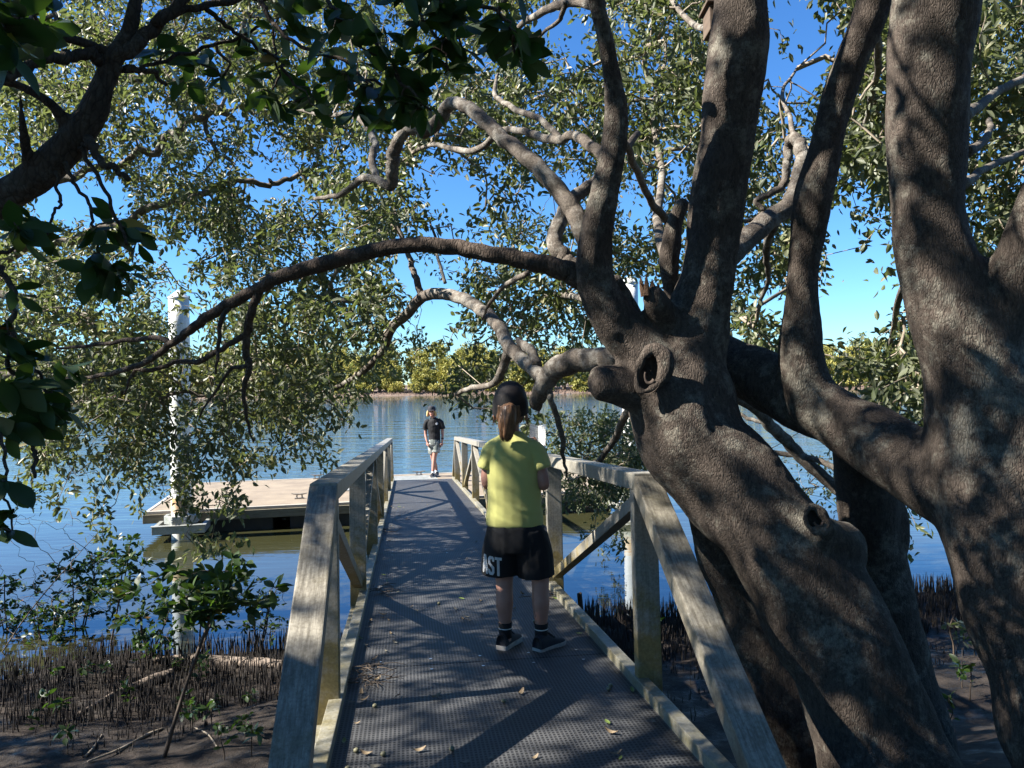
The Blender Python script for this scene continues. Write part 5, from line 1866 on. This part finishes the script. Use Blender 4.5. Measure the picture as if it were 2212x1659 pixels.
def sapling(name, base, h, spread, nclus, label, per=6, L=(.05, .08), group=None, top=.35, lean=(0, 0), leafm='leaf_big', twm='twig_dark', cat='sapling', stems=1, rad=.008):
    base = Vector(base)
    root = empty(name, base)
    tag(root, label, cat, group)
    sk = []
    bb = MB()
    for s in range(stems):
        a = random.uniform(0, 6.28)
        sp = spread * .5 * (0 if stems == 1 else 1)
        c = catmull([(*base, rad * 1.2), (*(base + Vector((lean[0] * .3 + math.cos(a) * sp * .4, lean[1] * .3 + math.sin(a) * sp * .4, h * .33))), rad), (*(base + Vector((lean[0] * .6 + math.cos(a) * sp * .8 + random.uniform(-.03, .03), lean[1] * .6 + math.sin(a) * sp * .8, h * .66))), rad * .8), (*(base + Vector((lean[0] + math.cos(a) * sp, lean[1] + math.sin(a) * sp, h * .95))), rad * .45)], 5)
        v, f = sweep(c[:, :3], c[:, 3], sides=6, wob=.3)
        bb.add(v, f)
        sk.append(c[4:, :3])
    stem = link('stem', bb.mesh('stem', smooth=True), M[twm], root)
    sk = np.concatenate(sk)
    P = np.array([np.array(base) + [lean[0] * .8 + random.gauss(0, spread * .5), lean[1] * .8 + random.gauss(0, spread * .4), h * random.uniform(top, 1.0)] for _ in range(nclus)])
    par, order = connect(sk, P)
    me, tw = twig_mesh('twigs', sk, P, par, order, r0=.0018, pw=.35, rmax=rad * .8, sag=-.1)
    link('side_shoot', me, M[twm], root)
    V, fs, ti = crown_leaves(P, unit(tw + [0, 0, .5]), per=per, L=L, W=.44, spread=.05, droop=-.1, big=True, rosette=True, flat=.7)
    link('foliage', np_mesh('foliage', V, fs, True, ti), M[leafm], root)
    return root


def on_ground(px, py):
    """where the line of sight through a picture point meets the bank"""
    d = 2.0
    while d < 14:
        p = pt(px, py, d)
        if p.z <= ground_z(p.x, p.y):
            return p
        d += .03
    return p


def gbase(px, py):
    p = on_ground(px, py)
    return (p.x, p.y, ground_z(p.x, p.y) - .03)


sapling('mangrove_sapling', gbase(352, 1640), 1.22, .38, 46, 'tall mangrove sapling with broad dark leaves standing in the mud left of the gangway', per=9, L=(.075, .115), lean=(.34, .25), top=.72, rad=.013)
sapling('mangrove_sapling', gbase(170, 1400), 1.05, .34, 92, 'bushy mangrove sapling with small dark leaves at the water edge on the left', per=7, L=(.055, .085), lean=(.0, .2), stems=3, top=.3)
sapling('mangrove_sapling', gbase(235, 1410), 1.2, .3, 76, 'slender upright mangrove sapling reaching above its neighbours at the water edge', per=7, L=(.055, .085), lean=(.05, .2), stems=2, top=.4)
sapling('mangrove_sapling', gbase(20, 1410), .85, .36, 84, 'low dark mangrove sapling at the left edge of the mud bank', per=6, L=(.05, .075), lean=(.0, .1), stems=3, top=.3)
sapling('mangrove_sapling', gbase(430, 1420), .8, .4, 84, 'leafy mangrove sapling in front of the reflection of the white pile', per=6, L=(.05, .08), lean=(.05, .1), stems=2, top=.35)
sapling('mangrove_sapling', gbase(560, 1410), .62, .3, 60, 'thin-stemmed mangrove sapling near the left sloped rail of the gangway', per=5, L=(.04, .06), lean=(.05, .1), stems=3, top=.3)
sapling('mangrove_sapling', gbase(2060, 1420), .4, .14, 8, 'small pale-leaved mangrove sapling between the two trunks on the right', per=5, L=(.05, .08), leafm='leaf', top=.45)
sapling('mangrove_sapling', gbase(100, 1425), .6, .34, 56, 'low leafy mangrove sapling filling the gap near the left edge of the bank', per=7, L=(.05, .08), lean=(.0, .15), stems=3, top=.25)
sapling('mangrove_sapling', gbase(320, 1425), .5, .34, 50, 'low spreading mangrove sapling between the taller ones in front of the log', per=7, L=(.05, .08), lean=(.0, .1), stems=3, top=.25)
# bare twiggy shrub over the water on the left
root = empty('bare_shrub', gbase(-20, 1440))
tag(root, 'leafless grey twiggy shrub leaning over the water at the left edge', 'shrub')
bp_ = Vector(gbase(-20, 1440))
sk = catmull([bp_[:], (bp_ + Vector((.3, .1, .5)))[:], (bp_ + Vector((.6, .2, .9)))[:], (bp_ + Vector((.95, .25, 1.3)))[:]], 8)
bb = MB()
v, f = sweep(sk, np.linspace(.008, .003, len(sk)), sides=5, wob=.3)
bb.add(v, f)
link('stem', bb.mesh('stem', smooth=True), M['twig_dark'], root)
P = np.array([bp_[:] + np.array([random.uniform(0, 1.1), random.uniform(-.2, .4), random.uniform(.2, 1.55)]) for _ in range(150)])
par, order = connect(sk, P)
me, tw = twig_mesh('tw', sk, P, par, order, r0=.0014, pw=.4, rmax=.006, sag=0)
link('side_shoot', me, M['twig_dark'], root)

# small seedlings
proto = None
for k in range(46):
    if k < 26:
        px, py = random.uniform(0, 560), random.uniform(1420, 1650)
    else:
        px, py = (random.uniform(1960, 2210), random.uniform(1360, 1600)) if k < 38 else (random.uniform(1190, 1460), random.uniform(1380, 1600))
    loc = Vector(gbase(px, py))
    if proto is None:
        protos = [sapling('mangrove_seedling', loc, .2, .05, 3, 'small mangrove seedling with a few pointed leaves growing in the mud', per=4, L=(.045, .07), group='seedlings in the mud', leafm='leaf_big', top=.6, rad=.003, cat='seedling') for _ in range(3)]
        proto = True
        for i, q in enumerate(protos):
            q.location = gbase(120 + 150 * i, 1480 + 40 * i)
        continue
    copy_tree(random.choice(protos), loc, random.uniform(0, 6.28), random.uniform(.7, 1.5))


def log(name, pts_, label, m='log', cat='log', sides=12, wob=.5):
    a = catmull([(*p[:3], p[3]) for p in pts_], 8)
    v, f = sweep(a[:, :3], a[:, 3], sides=sides, wob=wob, seed=random.random() * 9, ref=(0, 0, 1))
    o = link(name, MB().add(v, f).mesh(name, smooth=True), M[m])
    tag(o, label, cat)
    return o


def gp(px, py, r, up=.5):
    p = on_ground(px, py)
    return (p.x, p.y, ground_z(p.x, p.y) + r * up, r)


log('driftwood_log', [gp(330, 1430, .03), gp(400, 1434, .05), gp(480, 1436, .055), gp(560, 1440, .05), gp(612, 1442, .04)], 'pale fallen log lying across the mud behind the saplings')
log('driftwood_log', [gp(170, 1545, .02), gp(230, 1515, .03), gp(290, 1490, .04), gp(330, 1475, .05), gp(372, 1468, .05)], 'dark crooked log half buried in the mud, sloping down to the left')
log('fallen_stick', [gp(190, 1650, .008, 1), gp(260, 1622, .01, 1), gp(320, 1590, .009, 1), gp(352, 1575, .006, 1)], 'long bent stick lying on the mud by the tall sapling', cat='stick', m='twig', sides=7)
log('fallen_stick', [gp(420, 1575, .005, 1), gp(450, 1590, .006, 1), gp(470, 1620, .005, 1)], 'short pale stick on the mud close to the gangway', cat='stick', m='twig', sides=7)
log('fallen_stick', [gp(185, 1640, .007, 1), gp(205, 1615, .007, 1), gp(220, 1590, .005, 1)], 'forked bleached stick at the bottom left of the mud bank', cat='stick', m='twig', sides=7)
p = Vector(gbase(1262, 1420))
q1 = pt(1252, 1282, p.y - .1)
log('tree_stump', [(p.x, p.y, p.z - .1, .035), (p.x * .5 + q1.x * .5 + .015, p.y, p.z * .5 + q1.z * .5, .03), (q1.x, q1.y, q1.z, .024)], 'thin broken stump standing in the shallows beyond the right rail', cat='stump', m='bark_dark')

# little board box fixed behind the straight stem
c = pt(1535, 36, 3.42)
b = MB()
b.box((c.x - .012, c.y - .03, c.z - .07), (c.x + .14, c.y + .09, c.z + .04))
link('wooden_box', b.mesh('wooden_box', bevel=.004), M['box'])
bx_o = scene.collection.objects['wooden_box']
tag(bx_o, 'small brown wooden box fixed behind the straight stem near the top of the picture', 'box')
b = MB()
b.box((c.x - .028, c.y - .05, c.z + .042), (c.x + .16, c.y + .11, c.z + .056))
lid = link('lid', b.mesh('lid', bevel=.003), M['box'])
lid.parent = bx_o

# ------------------------------------------------------------------ litter on the gangway deck
def litter_leaf(m, L_, W_, curl):
    n = 7
    V = []
    for i in range(n):
        t = i / (n - 1)
        w = W_ * math.sin(math.pi * min(1, t * .94 + .03)) ** .8 * .5 + .0006
        z = .004 + curl * (t - .5) ** 2 * 4 * L_ * .3
        V += [(-w, (t - .5) * L_, z + w * .5), (0, (t - .5) * L_, z), (w, (t - .5) * L_, z + w * .4)]
    fq = []
    for i in range(n - 1):
        a = 3 * i
        fq += [(a, a + 1, a + 4, a + 3), (a + 1, a + 2, a + 5, a + 4)]
    return MB().add(V, fq).mesh('fallen_leaf', smooth=True)


kinds = [(M['dry_leaf'], .055, .02, .9, 'curled tan leaf lying on the gangway deck', 'tan fallen leaves on the deck'),
         (M['grey_leaf'], .05, .017, .6, 'greyish dry leaf lying on the gangway deck', 'grey fallen leaves on the deck'),
         (M['green_leaf'], .06, .02, .3, 'green fallen leaf lying on the gangway deck', 'green fallen leaves on the deck')]
lm = [litter_leaf(*k[:1], *k[1:4]) for k in kinds]
spots = [(2, 815, 1163), (2, 1340, 1640), (0, 1330, 1632), (0, 1125, 1500), (0, 940, 1508), (0, 1040, 1330), (0, 1000, 1340), (1, 1008, 1335), (1, 985, 1318), (0, 1128, 1285), (1, 912, 1318), (1, 853, 1390), (0, 780, 1500), (1, 760, 1520), (0, 905, 1625), (0, 1155, 1640), (0, 1320, 1586), (1, 950, 1510), (0, 770, 1565), (1, 1060, 1640)]
for k in range(84):
    t = random.uniform(2.7, 13) if k % 3 else random.uniform(2.7, 6)
    s = random.choice((XL + abs(random.gauss(0, .1)), random.uniform(XL, XR), random.uniform(XL, XR), XR - abs(random.gauss(0, .08)), XL + abs(random.gauss(0, .12))))
    spots.append((random.choice((0, 0, 1, 1, 1, 2)) if random.random() > .1 else 0, s, t, 1))
for sp in spots:
    ki = sp[0]
    if len(sp) == 4:
        w = glocal(sp[1], sp[2], .001)
    else:
        o0 = Vector((0, 0, ZC))
        d = (pt(sp[1], sp[2], 1.0) - o0)
        nrm = GM.to_3x3() @ Vector((0, 0, 1))
        tt = (GM.translation - o0).dot(nrm) / d.dot(nrm)
        w = o0 + d * tt + nrm * .001
    o = bpy.data.objects.new('fallen_leaf', lm[ki])
    if not lm[ki].materials:
        lm[ki].materials.append(kinds[ki][0])
    scene.collection.objects.link(o)
    o.location = w
    o.rotation_euler = (random.uniform(-.1, .1) - GP, random.uniform(-.15, .15), random.uniform(0, 6.28))
    sc_ = random.uniform(.5, 1.1)
    o.scale = (sc_, sc_, sc_)
    tag(o, kinds[ki][4], 'leaf', kinds[ki][5])
fr = bmesh.new()
bmesh.ops.create_icosphere(fr, subdivisions=2, radius=.011)
fm = bpy.data.meshes.new('fruit')
fr.to_mesh(fm)
fr.free()
fm.polygons.foreach_set('use_smooth', [True] * len(fm.polygons))
fm.materials.append(M['fruit'])
for s, t in ((-.2, 2.9), (-.1, 2.85), (.15, 2.85), (.4, 3.3), (-.15, 3.35), (.2, 5.2), (.9, 3.4), (.88, 3.36), (.75, 4.6), (-.22, 2.75)):
    o = bpy.data.objects.new('mangrove_fruit', fm)
    scene.collection.objects.link(o)
    o.location = glocal(s, t, .0095)
    o.scale = (1, 1, .85)
    tag(o, 'small round olive mangrove fruit lying on the gangway deck', 'fruit', 'fallen fruit on the deck')


def twig_heap(s, t, n, label, r=.11):
    bb = MB()
    for k in range(n):
        a = random.uniform(0, 6.28)
        p0 = glocal(s + random.gauss(0, r * .5), t + random.gauss(0, r), .006 + random.random() * .02)
        L_ = random.uniform(.05, .14)
        d = Vector((math.cos(a), math.sin(a) * .8, random.uniform(-.08, .1)))
        v, f = sweep(catmull([p0[:], (p0 + d * L_ * .5 + Vector((0, 0, .006)))[:], (p0 + d * L_)[:]], 3), [.0025] * 7 if False else np.linspace(.003, .0012, 7), sides=4)
        bb.add(v, f)
    o = link('twig_heap', bb.mesh('twig_heap', smooth=True), M['twig_dark'])
    tag(o, label, 'twig heap')


twig_heap(-.18, 3.75, 46, 'tangled heap of dry twigs against the left kerb, near the front of the deck')
twig_heap(-.2, 5.7, 22, 'small bunch of twigs at the foot of the second post on the left')
twig_heap(-.22, 8.9, 24, 'scattered twigs on the left side halfway along the deck')
twig_heap(.9, 5.2, 14, 'few dry twigs by the right kerb beside the child')

if 'small' in globals():
    bpy.data.objects.remove(small)
